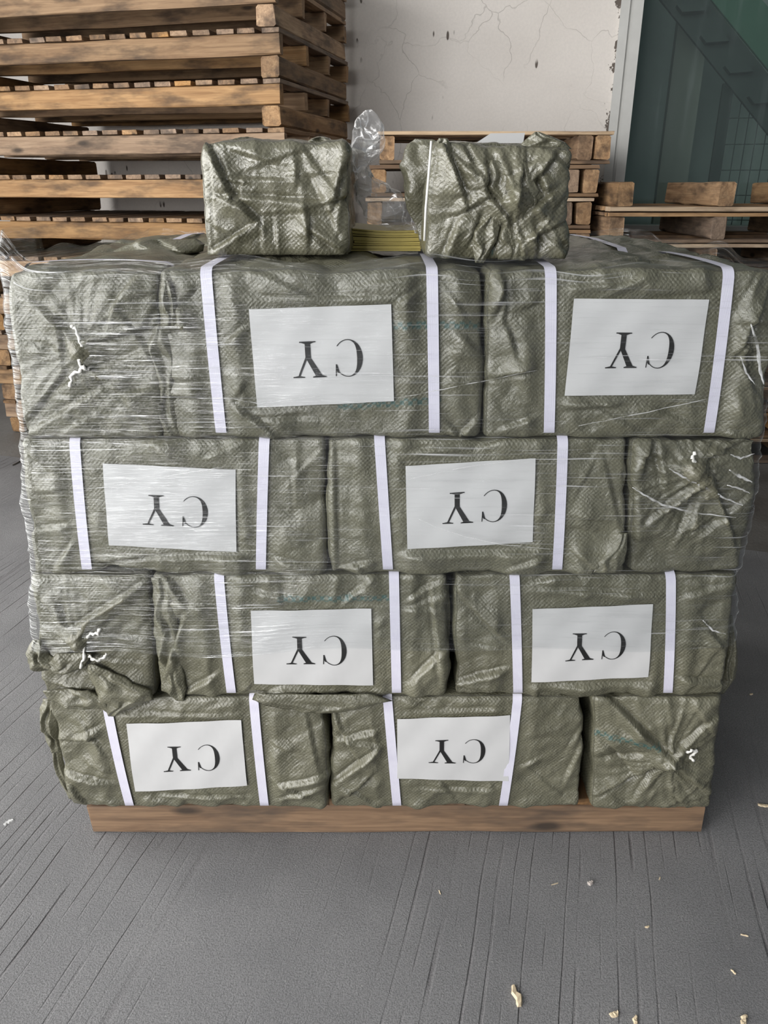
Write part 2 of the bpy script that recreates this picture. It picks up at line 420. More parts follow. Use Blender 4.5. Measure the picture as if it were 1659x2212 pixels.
M_GREEN = mat_plain('dark_green_steel', (0.02, 0.085, 0.05), 0.5, 10, 0.2)
M_GREEND = mat_plain('blackish_green_steel', (0.008, 0.018, 0.016), 0.5, 10, 0.2)
M_INT = mat_plain('dim_interior_plaster', (0.55, 0.60, 0.58), 0.8, 3, 0.2)
M_COLUMN = mat_plain('dim_interior_column', (0.34, 0.34, 0.31), 0.8, 3, 0.15)
M_CEIL = mat_plain('shed_roof_grey', (0.30, 0.31, 0.31), 0.8, 3, 0.1)
M_CHIP = mat_plain('pale_wood_chip', (0.66, 0.54, 0.37), 0.7, 60, 0.2)
M_STONE = mat_plain('pale_stone', (0.45, 0.40, 0.37), 0.8, 60, 0.2)
M_TWIG = mat_plain('dark_twig', (0.03, 0.025, 0.02), 0.8, 60, 0.2)

# ------------------------------------------------------------------ the setting
UX = Vector((math.cos(YAW), -math.sin(YAW), 0)); UY = Vector((math.sin(YAW), math.cos(YAW), 0))
def rotbox(name, origin, x0, x1, y0, y1, z0, z1, mat, parent=None):
    o = box(name, x0, x1, y0, y1, z0, z1, mat, parent)
    if parent is None:
        o.location = origin; o.rotation_euler = (0, 0, -YAW)
    return o
# floor: grooved slab and damp darker apron beyond a slightly raised edge
A = Vector((-2.3, 4.57, 0)); 
fl = mk('floor', [(-9, -6, 0), (9, -6, 0)] + [(9, A.y - (9 - A.x) * 0.335, 0), (-9, A.y + (9 + A.x) * 0.335, 0)] +
        [(-9, -6, -0.2), (9, -6, -0.2), (9, A.y - (9 - A.x) * 0.335, -0.2), (-9, A.y + (9 + A.x) * 0.335, -0.2)],
        [(0, 1, 2, 3), (0, 4, 5, 1), (1, 5, 6, 2), (2, 6, 7, 3), (3, 7, 4, 0), (4, 7, 6, 5)], M_FLOOR)
struct(fl, 'grey concrete floor with long brushed grooves')
ap = mk('floor_apron', [(-9, A.y + (9 + A.x) * 0.335, -0.004), (9, A.y - (9 - A.x) * 0.335, -0.004), (9, 9, -0.004), (-9, 9, -0.004),
                 (-9, A.y + (9 + A.x) * 0.335, -0.2), (9, A.y - (9 - A.x) * 0.335, -0.2), (9, 9, -0.2), (-9, 9, -0.2)],
        [(0, 1, 2, 3), (0, 4, 5, 1), (1, 5, 6, 2), (2, 6, 7, 3), (3, 7, 4, 0), (4, 7, 6, 5)], M_APRON)
struct(ap, 'dark damp concrete strip along the wall')
# back wall, local x along the wall; its right edge at x = 0 is where the window post stands
WALLP = Vector((-0.2, 6.1, 0))
tpost = (P(1343, 0, 5.68).x - WALLP.x) / UX.x
WO = WALLP + UX * tpost
rot = (0, 0, -YAW)
wb = rotbox('wall_back', WO, -9.0, 0.0, 0, 0.25, -0.2, 4.6, M_WALL); struct(wb, 'pale cracked plaster wall with dark chipped spots')
PW = 0.135
SILL = 1.30
w1 = empty('window_1', WO, -YAW); struct(w1, 'tall dark window with grey frame')
box('frame_post', 0.0, 0.055, -0.035, 0.2, 0, 4.6, M_FRAME, w1)
box('frame_post', 0.055, 0.075, -0.015, 0.2, 0, 4.6, M_FRAME, w1)
box('frame_post', 0.075, PW, -0.05, 0.2, 0, 4.6, M_FRAME, w1)
box('window_sill', PW, 5.0, -0.06, 0.2, SILL - 0.07, SILL, M_FRAME, w1)
box('window_head', PW, 5.0, -0.02, 0.2, 4.3, 4.6, M_FRAME, w1)
box('glass_pane', PW, 5.0, 0.06, 0.068, SILL, 4.3, M_GLASS, w1)
wb2 = rotbox('wall_under_window', WO, PW, 5.0, 0.0, 0.2, -0.2, SILL - 0.07, M_WALL); struct(wb2)
# the room behind the glass
wi = rotbox('wall_interior', WO, -1.0, 6.5, 3.0, 3.2, -0.2, 4.6, M_INT); struct(wi, 'dim room wall behind the window')
for nm_, a0, a1 in (('wall_added_left', -1.2, -1.0), ('wall_added_right', 6.5, 6.7)):  # unseen side walls added to keep sky light out of the room
    struct(rotbox(nm_, WO, a0, a1, 0.25, 3.2, -0.2, 4.6, M_INT))
fi = rotbox('floor_interior', WO, -1.0, 6.5, 0.25, 3.0, -0.2, 0.0, M_INT); struct(fi)
ce = mk('ceiling_added', boxv(-7, 9, -3.2, 9, 4.6, 4.8), BOXF, M_CEIL); struct(ce, 'unseen shed roof added to block the sky')  # unseen roof put in to block sky light from overhead
def WL(px, py, ly):
    """pixel -> wall-local (x, z) on the plane ly behind the wall face"""
    a = (px - IW / 2) / F; b = -(py - IH / 2) / F
    d = Vector((a, CP + b * SP, -SP + b * CP)); c = Vector((0, 0, CH))
    t = ((WO + UY * ly) - c).dot(UY) / d.dot(UY)
    q = c + d * t - WO
    return q.dot(UX), q.z
xa, _ = WL(1440, 250, 1.2); xb, _ = WL(1505, 250, 1.2)
pc = rotbox('interior_column', WO, xa, xb, 1.2, 1.45, 0, 4.6, M_COLUMN); tag(pc, 'dim grey column standing inside behind the window glass', 'column')
xa, _ = WL(1372, 220, 1.0); xb, zb = WL(1470, 165, 1.0); _, za = WL(1470, 285, 1.0)
# steel stair seen through the glass: stringer, bright green rail plate, treads
stair = empty('steel_stair', WO, -YAW); tag(stair, 'dark green steel stair slanting down behind the window glass', 'stair')
def diag(name, pts, ly, th, mat):
    q = [WL(x, y, ly) for x, y in pts]
    V = [(x, ly, z) for x, z in q] + [(x, ly + th, z) for x, z in q]
    n = len(q)
    Fc = [tuple(range(n)), tuple(range(2 * n - 1, n - 1, -1))] + [(i, i + n, (i + 1) % n + n, (i + 1) % n) for i in range(n)]
    return mk(name, V, Fc, mat, stair)
diag('stair_stringer', [(1395, -40), (1500, -40), (1720, 235), (1720, 365)], 0.45, 0.06, M_GREEND)
diag('side_plate', [(1505, -40), (1612, -40), (1720, 85), (1720, 225)], 0.40, 0.05, M_GREEN)
for k in range(4):
    bx, by = 1462 + k * 52, 10 + k * 66
    diag('tread', [(bx, by), (bx + 48, by - 6), (bx + 62, by + 12), (bx + 12, by + 16)], 0.30, 0.10, M_GREEND)
# wire mesh panel with post
mp = empty('mesh_panel', WO, -YAW); tag(mp, 'dark green wire mesh panel with post inside behind the window', 'fence panel')
ly = 0.8
xa, _ = WL(1530, 400, ly); xb, zt = WL(1556, 180, ly)
box('post', xa, xa + 0.075, ly, ly + 0.06, 0, zt, M_GREEND, mp)
for k in range(14):
    x = xa + 0.075 + 0.067 * (k + 1)
    box('wire', x - 0.003, x + 0.003, ly + 0.02, ly + 0.026, 0.2, zt - 0.03, M_GREEND, mp)
for k in range(10):
    z = zt - 0.05 - k * 0.172
    if z < 0.25: break
    box('wire', xa + 0.07, xa + 1.05, ly + 0.028, ly + 0.034, z - 0.003, z + 0.003, M_GREEND, mp)

# ------------------------------------------------------------------ wood pieces and pallets
random.seed(5)
_cache = {}
def plank_mesh(L, W, H, mat, var, rough=0.0025):
    key = (round(L, 4), round(W, 4), round(H, 4), mat.name, var)
    if key in _cache: return _cache[key]
    r = random.Random(hash((round(L * 1000), round(W * 1000), round(H * 1000), var)) & 0xffff)
    n = 7; c = min(W, H) * 0.09
    V = []; Fc = []
    prof = [(-W / 2 + c, -H / 2), (W / 2 - c, -H / 2), (W / 2, -H / 2 + c), (W / 2, H / 2 - c), (W / 2 - c, H / 2), (-W / 2 + c, H / 2), (-W / 2, H / 2 - c), (-W / 2, -H / 2 + c)]
    for i in range(n + 1):
        x = -L / 2 + L * i / n
        for (y, z) in prof:
            V.append((x + (r.uniform(-1, 1) * 0.004 if i in (0, n) else r.uniform(-1, 1) * 0.02), y + r.uniform(-1, 0.3) * rough * (1 if y > 0 else -1), z + r.uniform(-1, 0.1) * rough * (1 if z > 0 else -1)))
    for i in range(n):
        for k in range(8):
            Fc.append((i * 8 + k, (i + 1) * 8 + k, (i + 1) * 8 + (k + 1) % 8, i * 8 + (k + 1) % 8))
    Fc.append(tuple(range(8))); Fc.append(tuple(n * 8 + k for k in range(7, -1, -1)))
    me = bpy.data.meshes.new('plank'); me.from_pydata(V, [], Fc); me.update(); me.materials.append(mat)
    _cache[key] = me
    return me
def plank(name, parent, x0, x1, y0, y1, z0, z1, mat, along='x', rough=0.0025):
    lx, ly_, lz = x1 - x0, y1 - y0, z1 - z0
    v = random.randint(0, 3)
    if along == 'x':
        me = plank_mesh(lx, ly_, lz, mat, v, rough); rz = 0 if random.random() < 0.5 else math.pi
    else:
        me = plank_mesh(ly_, lx, lz, mat, v, rough); rz = math.pi / 2 * random.choice((1, -1))
    return meshobj(name, me, parent, ((x0 + x1) / 2, (y0 + y1) / 2, (z0 + z1) / 2), (0, 0, rz))

# left stack: deck boards run back, four long bearers run along the front, two runners underneath
R0 = Vector((-0.534, 4.6, 0)); LW, LD = 2.08, 1.27
UNIT = 0.2295
def big_pallet(k, label, group=None):
    jx, jy = random.uniform(-0.014, 0.014), random.uniform(-0.014, 0.014)
    e = empty('wooden_pallet', R0 + UX * jx + UY * jy + Vector((0, 0, k * UNIT)), -YAW + random.uniform(-0.006, 0.006))
    tag(e, label, 'pallet', group)
    zr, zs, zd = 0.103, 0.204, 0.2285
    for x0 in (-LW + 0.01, -0.115):
        plank('runner', e, x0, x0 + 0.105, 0.01, LD - 0.01, 0.0, zr, M_WOOD, 'y', 0.005)
    for j in range(4):
        y0 = j * (LD - 0.05) / 3
        plank('stringer', e, -LW, random.uniform(-0.012, 0.004), y0, y0 + 0.05, zr, zs, M_WOOD, 'x', 0.006)
    n = 17; pit = (LW - 0.1) / (n - 1)
    for j in range(n):
        x0 = -LW + j * pit + random.uniform(-0.008, 0.008) * (0 < j < n - 1)
        d = random.uniform(-0.012, 0.012)
        plank('deck_board', e, x0, x0 + 0.096, d, LD + d, zs, zd, M_WOODD if random.random() < 0.75 else M_WOOD, 'y', 0.002)
ORD = ['topmost', 'second', 'third', 'fourth', 'fifth', 'sixth', 'seventh', 'eighth', 'ninth', 'tenth', 'eleventh', 'twelfth']
NL = 12
for k in range(NL):
    r = NL - 1 - k
    nm = {0: 'pallet on the floor, lowest of the tall left stack', 1: 'pallet one above the lowest in the tall left stack', 2: 'pallet two above the lowest in the tall left stack'}.get(k)
    if nm is None:
        nm = {11: 'highest pallet in view of the tall left stack, cut by the photo top'}.get(k) or '%s pallet from the top in the tall left stack by the wall' % ORD[r]
    big_pallet(k, nm, 'tall stack of long pallets on the left')

# middle stack: deck boards run across, bearers run back with their ends to the front
def small_pallet(name, X0, X1, Y0, D, z, u, label, group, flip=False, rz=0.0, hidden=False, double=True, mats=(M_WOODD, M_WOODP)):
    e = empty(name, (X0, Y0, z), rz); tag(e, label, 'pallet', group)
    W = X1 - X0
    bt = 0.020
    sx = [0.0, W / 2 - 0.05, W - 0.085]
    if double: sx += [W - 0.185]
    z0, z1 = (bt, u - bt - 0.004)
    for i, x in enumerate(sx):
        j = random.uniform(-0.012, 0.012) if 0 < x < W - 0.09 else 0
        plank('stringer', e, x + j, x + j + 0.083, random.uniform(0.0, 0.03), D, z0, z1, M_WOODD if i % 2 else M_WOOD, 'y', 0.005)
    nb = 3 if hidden else 6
    bw = 0.1
    for j in range(nb):
        y0 = j * (D - bw) / (nb - 1)
        plank('deck_board', e, -0.01, W + random.uniform(-0.01, 0.01), y0 - 0.004, y0 + bw, z1, z1 + bt, mats[1] if j == 0 else M_WOODD, 'x')
    for j in range(3):
        y0 = j * (D - bw) / 2
        plank('bottom_board', e, 0.0, W, y0, y0 + bw, 0, bt, M_WOODD, 'x')
    return e
ym = 4.62
mx0, mx1 = P(820, 300, ym).x, P(1322, 300, ym).x
topz = P(900, 281, ym).z
um = topz / 11
for k in range(11):
    r = 10 - k
    vis = r < 4
    lab = {0: 'topmost pallet of the stack against the wall, with pale front board', 1: 'second pallet from the top of the stack against the wall', 2: 'third pallet from the top of the stack against the wall', 3: 'fourth pallet from the top of the stack against the wall'}.get(r, 'pallet low in the wall stack, hidden behind the wrapped bales')
    j = (0.0, -0.045, -0.07, -0.06, -0.08, -0.07, -0.09, -0.07, -0.08, -0.09, -0.08)[r]
    small_pallet('wooden_pallet', mx0 + j, mx1 + j * 1.0, ym, 0.92, k * um, um, lab, 'pallets stacked against the wall', hidden=not vis, mats=(M_WOODD, M_WOODP if r in (0, 2) else M_WOODD))
# right stack: topmost one lies upside down with its bearers sticking up
yr = 4.45
rx0 = P(1322, 450, yr).x; rx1 = rx0 + 1.2
zdk = P(1400, 458, yr).z
ur = zdk / 9
for k in range(9):
    r = 8 - k
    lab = {0: 'pallet just below the upturned one at the right edge', 1: 'second pallet below the upturned one, pale front board, right edge', 8: 'pallet on the floor, lowest of the right hand stack'}.get(r, 'pallet low in the right stack, hidden behind the wrapped bales')
    j = (0, -0.02, 0.02, 0, 0.01, 0, 0, 0, 0.08)[r]
    small_pallet('wooden_pallet', rx0 + j, rx1 + j, yr, 0.85, k * ur, ur, lab, 'pallets stacked at the right by the window', hidden=not (r < 2 or r == 8), double=False, mats=(M_WOODD, M_WOODP if r in (1, 8) else M_WOOD))
e = empty('wooden_pallet', (rx0, yr, zdk)); tag(e, 'upturned pallet with three bearers sticking up, at the right edge', 'pallet', 'pallets stacked at the right by the window')
for j in range(6):
    y0 = j * 0.15
    plank('deck_board', e, -0.01, 1.2, y0, y0 + 0.1, 0.002, 0.026, M_WOODP if j == 0 else M_WOOD, 'x')
for x in (0.02, 0.56, 1.1):
    plank('stringer', e, x, x + 0.085, 0.0, 0.85, 0.026, 0.15, M_WOOD, 'y', 0.005)

# pallet under the bales
YP = PZ(856, 1801).y
px0, px1 = PZ(200, 1801).x, PZ(1512, 1801).x
main = empty('wooden_pallet', (px0, YP, 0)); tag(main, 'wooden pallet on the floor carrying the wrapped bales', 'pallet')
PWD = px1 - px0
for j in range(4):
    y0 = j * 0.32
    plank('stringer', main, 0, PWD, y0, y0 + 0.05, 0, 0.092, M_WOODM, 'x', 0.004)
for j in range(13):
    x0 = j * (PWD - 0.1) / 12
    plank('deck_board', main, x0, x0 + 0.1, 0.004, 1.01, 0.092, 0.114, M_WOODM, 'y', 0.002)

# ------------------------------------------------------------------ bales
YF = 1.505
def grid_box(nx, ny, nz):
    """surface grid of the cube [-1,1]^3; returns verts and quads (outward)"""
    idx = {}; V = []
    xs = np.linspace(-1, 1, nx + 1); ys = np.linspace(-1, 1, ny + 1); zs = np.linspace(-1, 1, nz + 1)
    lut = -np.ones((nx + 1, ny + 1, nz + 1), dtype=np.int64)
    I, J, K = np.meshgrid(np.arange(nx + 1), np.arange(ny + 1), np.arange(nz + 1), indexing='ij')
    m = (I == 0) | (I == nx) | (J == 0) | (J == ny) | (K == 0) | (K == nz)
    lut[m] = np.arange(m.sum())
    V = np.stack([xs[I[m]], ys[J[m]], zs[K[m]]], axis=1)
    Q = []
    def q(a, flip):
        f = np.stack([a[:-1, :-1], a[1:, :-1], a[1:, 1:], a[:-1, 1:]], axis=-1).reshape(-1, 4)
        Q.append(f[:, ::-1] if flip else f)
    q(lut[:, 0, :], False); q(lut[:, ny, :], True)
    q(lut[:, :, 0], True); q(lut[:, :, nz], False)
    q(lut[0, :, :], True); q(lut[nx, :, :], False)
    return V, np.concatenate(Q)

def facets(p, rg, d, amp, area, aniso=1.0, sign=1):
    """crumple: envelope of many small paraboloids -> gently curved facets meeting in crisp creases"""
    N = int(max(12, area / (d * d)))
    pk = p[rg.randint(0, len(p), N)]
    an = rg.uniform(0, math.pi)
    M = np.eye(3); ca, sa = math.cos(an), math.sin(an)
    Rm = np.array([[ca, 0, sa], [0, 1, 0], [-sa, 0, ca]]); M = np.diag([1 / aniso, 1.0, aniso]) @ Rm
    a = (p @ M.T).astype(np.float32); bk = (pk @ M.T).astype(np.float32)
    kap = 1.6 * amp / d ** 2
    gk = (rg.normal(size=(N, 3)) * amp / d * 1.1).astype(np.float32); ck = (rg.normal(size=N) * amp * 0.3).astype(np.float32)
    a2 = (a * a).sum(1)
    best = np.full(len(p), -1e9, dtype=np.float32)
    L = a @ (2 * kap * bk + gk).T + (ck - kap * (bk * bk).sum(1) - (gk * bk).sum(1))[None]
    best = L.max(axis=1) - kap * a2
    best -= best.mean()
    return sign * np.clip(best, -2.5 * amp, 2.5 * amp).astype(float)
class Bale: pass
def trilinear(b, q):
    """q in [-1,1]^3 -> world"""
    s = (q[:, 0] + 1) / 2; t = (q[:, 1] + 1) / 2; w = (q[:, 2] + 1) / 2
    c = b.c8
    def L(a, bb, f): return a[None] * (1 - f[:, None]) + bb[None] * f[:, None]
    f0 = L(c['BL'], c['BR'], s) * (1 - w[:, None]) + L(c['TL'], c['TR'], s) * w[:, None]
    f1 = L(c['bBL'], c['bBR'], s) * (1 - w[:, None]) + L(c['bTL'], c['bTR'], s) * w[:, None]
    return f0 * (1 - t[:, None]) + f1 * t[:, None]
def front_inv(b, X, Z):
    """world X, Z on the front face -> (s, w) in [-1,1]"""
    BL, BR, TR, TL = (b.c8[k] for k in ('BL', 'BR', 'TR', 'TL'))
    s = 0.5; w = 0.5
    for _ in range(6):
        zl = BL[2] * (1 - s) + BR[2] * s; zh = TL[2] * (1 - s) + TR[2] * s
        w = (Z - zl) / (zh - zl)
        xl = BL[0] * (1 - w) + TL[0] * w; xh = BR[0] * (1 - w) + TR[0] * w
        s = (X - xl) / (xh - xl)
    return 2 * s - 1, 2 * w - 1
def low_bulge(b, q):
    s, t, w = q[:, 0], q[:, 1], q[:, 2]
    def B(a, c): return (1 - np.clip(np.abs(a), 0, 1) ** 2.2) * (1 - np.clip(np.abs(c), 0, 1) ** 2.2)
    return B, (b.bulge * B(s, w), 0.55 * b.bulge * B(t, w), 0.6 * b.bulge * B(s, t))
def bale_surface_y(b, X, Z, extra=0.0):
    s, w = front_inv(b, X, Z)
    q = np.array([[s, -1.0, w]])
    p = trilinear(b, q)[0]
    _, (bf, _, _) = low_bulge(b, q)
    return Vector((X, p[1] - float(bf[0]) - extra, Z))
def seg_dist(p, a, c):
    d = c - a; L2 = max(1e-9, float(d @ d))
    t = np.clip(((p - a) @ d) / L2, 0, 1)
    cl = a[None] + t[:, None] * d[None]
    v = p - cl
    return np.linalg.norm(v, axis=1), t, v, d / math.sqrt(L2)

def make_bale(name, quad, yf, depth, seed, label, group, folds=(), straps=(), sheet=None, gather=None, knots=(), stripe=None, res=0.0048, mat=None,
              nrand=26, amp=1.0, bulge=0.009, rad=0.013, xstrap=None, zclamp=None, back_quad=None, sheet_off=0.0):
    rg = np.random.RandomState(seed)
    b = Bale()
    if quad is not None:
        TL, TR, BR, BL = [np.array(P(x, y, yf)) for x, y in quad]
    else:
        TL, TR, BR, BL = [np.array(v) for v in back_quad]
    if zclamp is not None:
        z0, z1 = zclamp
        if z0 is not None: BL[2] = BR[2] = z0
        if z1 is not None: TL[2] = TR[2] = z1
    for c_, sg in ((TL, -1), (BL, -1), (TR, 1), (BR, 1)): c_[0] += sg * (0.008 if sg * c_[0] > 0.6 else 0.001)
    d = np.array([0, depth, 0])
    b.c8 = dict(TL=TL, TR=TR, BR=BR, BL=BL, bTL=TL + d, bTR=TR + d, bBR=BR + d, bBL=BL + d)
    b.bulge = bulge
    W = (np.linalg.norm(TR - TL) + np.linalg.norm(BR - BL)) / 2; H = (TL[2] - BL[2] + TR[2] - BR[2]) / 2; D = depth
    b.W, b.H, b.D = W, H, D
    h = np.array([W, D, H]) / 2
    nx, ny, nz = [max(6, int(round(v / r_))) for v, r_ in ((W, res), (D, res * 1.5), (H, res))]
    V, Q = grid_box(nx, ny, nz)
    m = V * h
    r = rad
    # slightly varying corner radius
    inner = np.clip(m, -(h - r), h - r)
    n = m - inner; ln = np.linalg.norm(n, axis=1); ln[ln < 1e-9] = 1
    n = n / ln[:, None]
    mr = inner + n * r
    q = mr / h
    pos = trilinear(b, q)
    s, t, w = q[:, 0], q[:, 1], q[:, 2]
    _, (bf, bs, bt_) = low_bulge(b, q)
    low = bf * (n[:, 1] ** 2) + bs * (n[:, 0] ** 2) + bt_ * np.where(n[:, 2] > 0, 1.0, -0.15) * (n[:, 2] ** 2)
    # --- wrinkle detail
    so = rg.uniform(-50, 50, 3)
    pw = pos + 0.03 * np.stack([perlin(pos * 6 + so), perlin(pos * 6 + so + 9.1), perlin(pos * 6 + so + 21.7)], axis=1)
    st = np.array([1.0, 1.0, 1.3])
    ar = 2 * (W * H + W * D + H * D)
    pj = pos + 0.006 * np.stack([perlin(pos * 18 + so), perlin(pos * 18 + so + 9.1), perlin(pos * 18 + so + 21.7)], axis=1)
    det = facets(pj, rg, 0.14, 0.0052, ar, 1.9, 1) + facets(pj, rg, 0.13, 0.0048, ar, 1.9, -1)
    det += facets(pj, rg, 0.06, 0.0026, ar, 1.9, 1) + facets(pj, rg, 0.052, 0.0026, ar, 1.9, -1)
    det += 0.004 * perlin(pos * 4 + so + 15) + 0.0008 * perlin(pw * 60 + so)
    det *= amp
    allf = []
    for f in folds:
        x0, y0, x1, y1, A, wd = f
        a_, c_ = P(x0, y0, yf), P(x1, y1, yf)
        sa, wa = front_inv(b, a_.x, a_.z); sc_, wc = front_inv(b, c_.x, c_.z)
        pa = trilinear(b, np.array([[np.clip(sa, -1, 1), -1, np.clip(wa, -1, 1)]]))[0]; pc_ = trilinear(b, np.array([[np.clip(sc_, -1, 1), -1, np.clip(wc, -1, 1)]]))[0]
        allf.append((pa, pc_, A * 0.0012, wd * 0.0008, rg.choice((-1, 1))))
    for _ in range(nrand):
        face = rg.choice(5, p=[0.46, 0.2, 0.12, 0.12, 0.10])
        u0, v0 = rg.uniform(-1, 1, 2)
        an = rg.normal(0, 0.75) if rg.rand() < 0.7 else rg.uniform(0, 3.14)
        L = rg.uniform(0.05, 0.24)
        fx = {0: ('s', 'w'), 1: ('s', 't'), 2: ('t', 'w'), 3: ('t', 'w'), 4: ('s', 'w')}[face]
        dims = {'s': W, 't': D, 'w': H}
        u1 = u0 + math.cos(an) * L / dims[fx[0]] * 2; v1 = v0 + math.sin(an) * L / dims[fx[1]] * 2
        def mkq(u, v):
            u = np.clip(u, -1, 1); v = np.clip(v, -1, 1)
            return {0: [u, -1, v], 1: [u, v, 1], 2: [-1, u, v], 3: [1, u, v], 4: [u, -1, v]}[face]
        pa = trilinear(b, np.array([mkq(u0, v0)], float))[0]; pc_ = trilinear(b, np.array([mkq(u1, v1)], float))[0]
        allf.append((pa, pc_, rg.uniform(0.004, 0.010) * amp, rg.uniform(0.004, 0.009), rg.choice((-1, 1))))
    fold = np.zeros(len(pos))
    for (pa, pc_, A_, wd, side) in allf:
        dist, tt, v, dd = seg_dist(pos, pa, pc_)
        near = dist < 9 * wd
        if not near.any(): continue
        cr = np.cross(dd[None], n[near]); sg = np.einsum('ij,ij->i', cr, v[near]) * side
        tap = np.sin(np.pi * np.clip(tt[near], 0.06, 0.94)) ** 0.5
        ww = np.where(sg > 0, wd * 2.6, wd * 0.55)
        fold[near] += A_ * tap * np.exp(-(dist[near] / ww) ** 1.3)
        if A_ > 0:
            fold[near] -= 0.55 * A_ * tap * np.exp(-((dist[near] - wd * 0.95) / (wd * 0.5)) ** 2) * (sg < 0)
    if gather is not None:
        gp = np.array(P(gather[0], gather[1], yf)); R = gather[2]
        dx = pos[:, 0] - gp[0]; dz = pos[:, 2] - gp[2]
        rr = np.hypot(dx, dz); an = np.arctan2(dz, dx)
        fm = np.clip(-n[:, 1], 0, 1)
        wob = perlin(np.stack([np.cos(an) * 2.3, np.sin(an) * 2.3, rr * 4], axis=1) + so)
        rad_w = (0.5 - np.abs(np.sin(an * 2.5 + wob * 7.0 + so[0]))) * 0.013 * np.exp(-rr / R) * sstep(0.0, 0.03, rr)
        fold += (rad_w + 0.022 * np.exp(-(rr / (0.30 * R)) ** 2) + 0.010 * np.exp(-rr / R)) * fm
    mask = np.ones(len(pos))
    # straps pinch the sack, the glued sheet keeps it flat
    b.straps = []
    for (xt, yt, xb, yb) in straps:
        pt, pb = P(xt, yt, yf), P(xb, yb, yf)
        sl = (pt.x - pb.x) / (pt.z - pb.z)
        b.straps.append((pb.x, pb.z, sl))
        X = pb.x + (pos[:, 2] - pb.z) * sl
        dxs = np.abs(pos[:, 0] - X)
        mask *= sstep(0.012, 0.05, dxs) * 0.95 + 0.05
        fold += -0.005 * np.exp(-(dxs / 0.018) ** 2) + 0.004 * np.exp(-((dxs - 0.045) / 0.022) ** 2)
    if xstrap is not None:
        dys = np.abs(pos[:, 1] - (yf + xstrap)); mask *= sstep(0.01, 0.04, dys)
    if sheet is not None:
        sc4 = [P(x, y, yf - bulge) for x, y in sheet]
        xs0, xs1 = (sc4[0].x + sc4[3].x) / 2, (sc4[1].x + sc4[2].x) / 2; zs0, zs1 = (sc4[2].z + sc4[3].z) / 2, (sc4[0].z + sc4[1].z) / 2
        dd = np.maximum(np.maximum(xs0 - pos[:, 0], pos[:, 0] - xs1), np.maximum(zs0 - pos[:, 2], pos[:, 2] - zs1))
        dd = np.where(n[:, 1] < -0.3, dd, 1.0)
        mask *= sstep(-0.004, 0.03, dd)
    det_all = (det + fold) * mask
    # neighbours: keep sides, top and bottom from swelling into one another
    sidew = np.clip(np.abs(n[:, 0]) + np.abs(n[:, 2]) * 0.8, 0, 1)
    det_all = np.where(det_all > 0, det_all * (1 - 0.45 * sidew), det_all)
    pos = pos + n * (low + det_all)[:, None]
    if zclamp is not None and zclamp[0] is not None:
        pos[:, 2] = np.maximum(pos[:, 2], zclamp[0] + 0.001)
        if zclamp[1] is not None and zclamp[1] < 1.3: pos[:, 2] = np.minimum(pos[:, 2], zclamp[1] - 0.001 + 0.004 * np.clip(perlin(pos * 12 + so), 0, 1) * (n[:, 1] < -0.2))
    # flat metric coordinates for the weave
    ax = np.argmax(np.abs(n), axis=1)
    suv = np.where((ax == 1)[:, None], m[:, [0, 2, 1]], np.where((ax == 2)[:, None], m[:, [0, 1, 2]], m[:, [1, 2, 0]]))
    suv[:, 2] = 0
    sv = np.zeros(len(pos))
    if stripe is not None:
        for (x0, y0, x1, y1) in stripe:
            a_, c_ = P(x0, y0, yf), P(x1, y1, yf)
            zl = a_.z + (m[:, 0] * 0 + pos[:, 0] - a_.x) * (c_.z - a_.z) / (c_.x - a_.x)
            k_ = (np.abs(pos[:, 2] - zl) < 0.007) & (pos[:, 0] > min(a_.x, c_.x)) & (pos[:, 0] < max(a_.x, c_.x)) & (n[:, 1] < 0.2)
            sv = np.maximum(sv, k_.astype(float))
    base = np.array([(BL[0] + BR[0]) / 2, BL[1] + depth / 2, min(BL[2], BR[2])])
    root = empty(name, base); tag(root, label, 'bale', group)
    mk('sack', pos - base, Q, mat or M_TARP, root, smooth=True, attrs={'suv': suv, 'stripe': sv})
    b.root = root; b.base = Vector(base); b.yf = yf
    # straps round the bale
    for (xb, zb, sl) in b.straps:
        sw = 0.0108; V = []; U = []; off = 0.0045
        loop = []
        rr = rad + off
        B0 = bulge
        s0, _ = front_inv(b, xb, zb)
        zt = (TL[2] + (TR[2] - TL[2]) * (s0 + 1) / 2); zbm = (BL[2] + (BR[2] - BL[2]) * (s0 + 1) / 2)
        y0, y1 = yf, yf + depth
        def addp(y, z): loop.append((y, z))
        N = 22
        for i in range(N + 1):
            z = zbm + rad + (zt - zbm - 2 * rad) * i / N
            p_ = bale_surface_y(b, xb + (z - zb) * sl, z, off); addp(p_.y, z)
        for i in range(1, 6):
            a_ = math.pi / 2 * i / 6; addp(y0 + rad - rr * math.cos(a_), zt - rad + rr * math.sin(a_))
        for i in range(N + 1):
            y = y0 + rad + (depth - 2 * rad) * i / N
            tq = 2 * (y - y0) / depth - 1
            addp(y, zt + off + 0.6 * bulge * (1 - abs(tq) ** 2.2) * (1 - abs(s0) ** 2.2))
        for i in range(1, 6):
            a_ = math.pi / 2 * i / 6; addp(y1 - rad + rr * math.sin(a_), zt - rad + rr * math.cos(a_))
        for i in range(3): addp(y1 + off + bulge * 0.6, zt - rad - (zt - zbm - 2 * rad) * i / 2)
        for i in range(3): addp(y1 - rad - (depth - 2 * rad) * i / 2, zbm + 0.004)
        L = 0
        for i, (y, z) in enumerate(loop):
            if i: L += math.hypot(y - loop[i - 1][0], z - loop[i - 1][1])
            X = xb + (z - zb) * sl
            for sgn in (-1, 1):
                V.append((X + sgn * sw - base[0], y - base[1], z - base[2])); U.append((sgn * sw, L, 0))
        nl = len(loop)
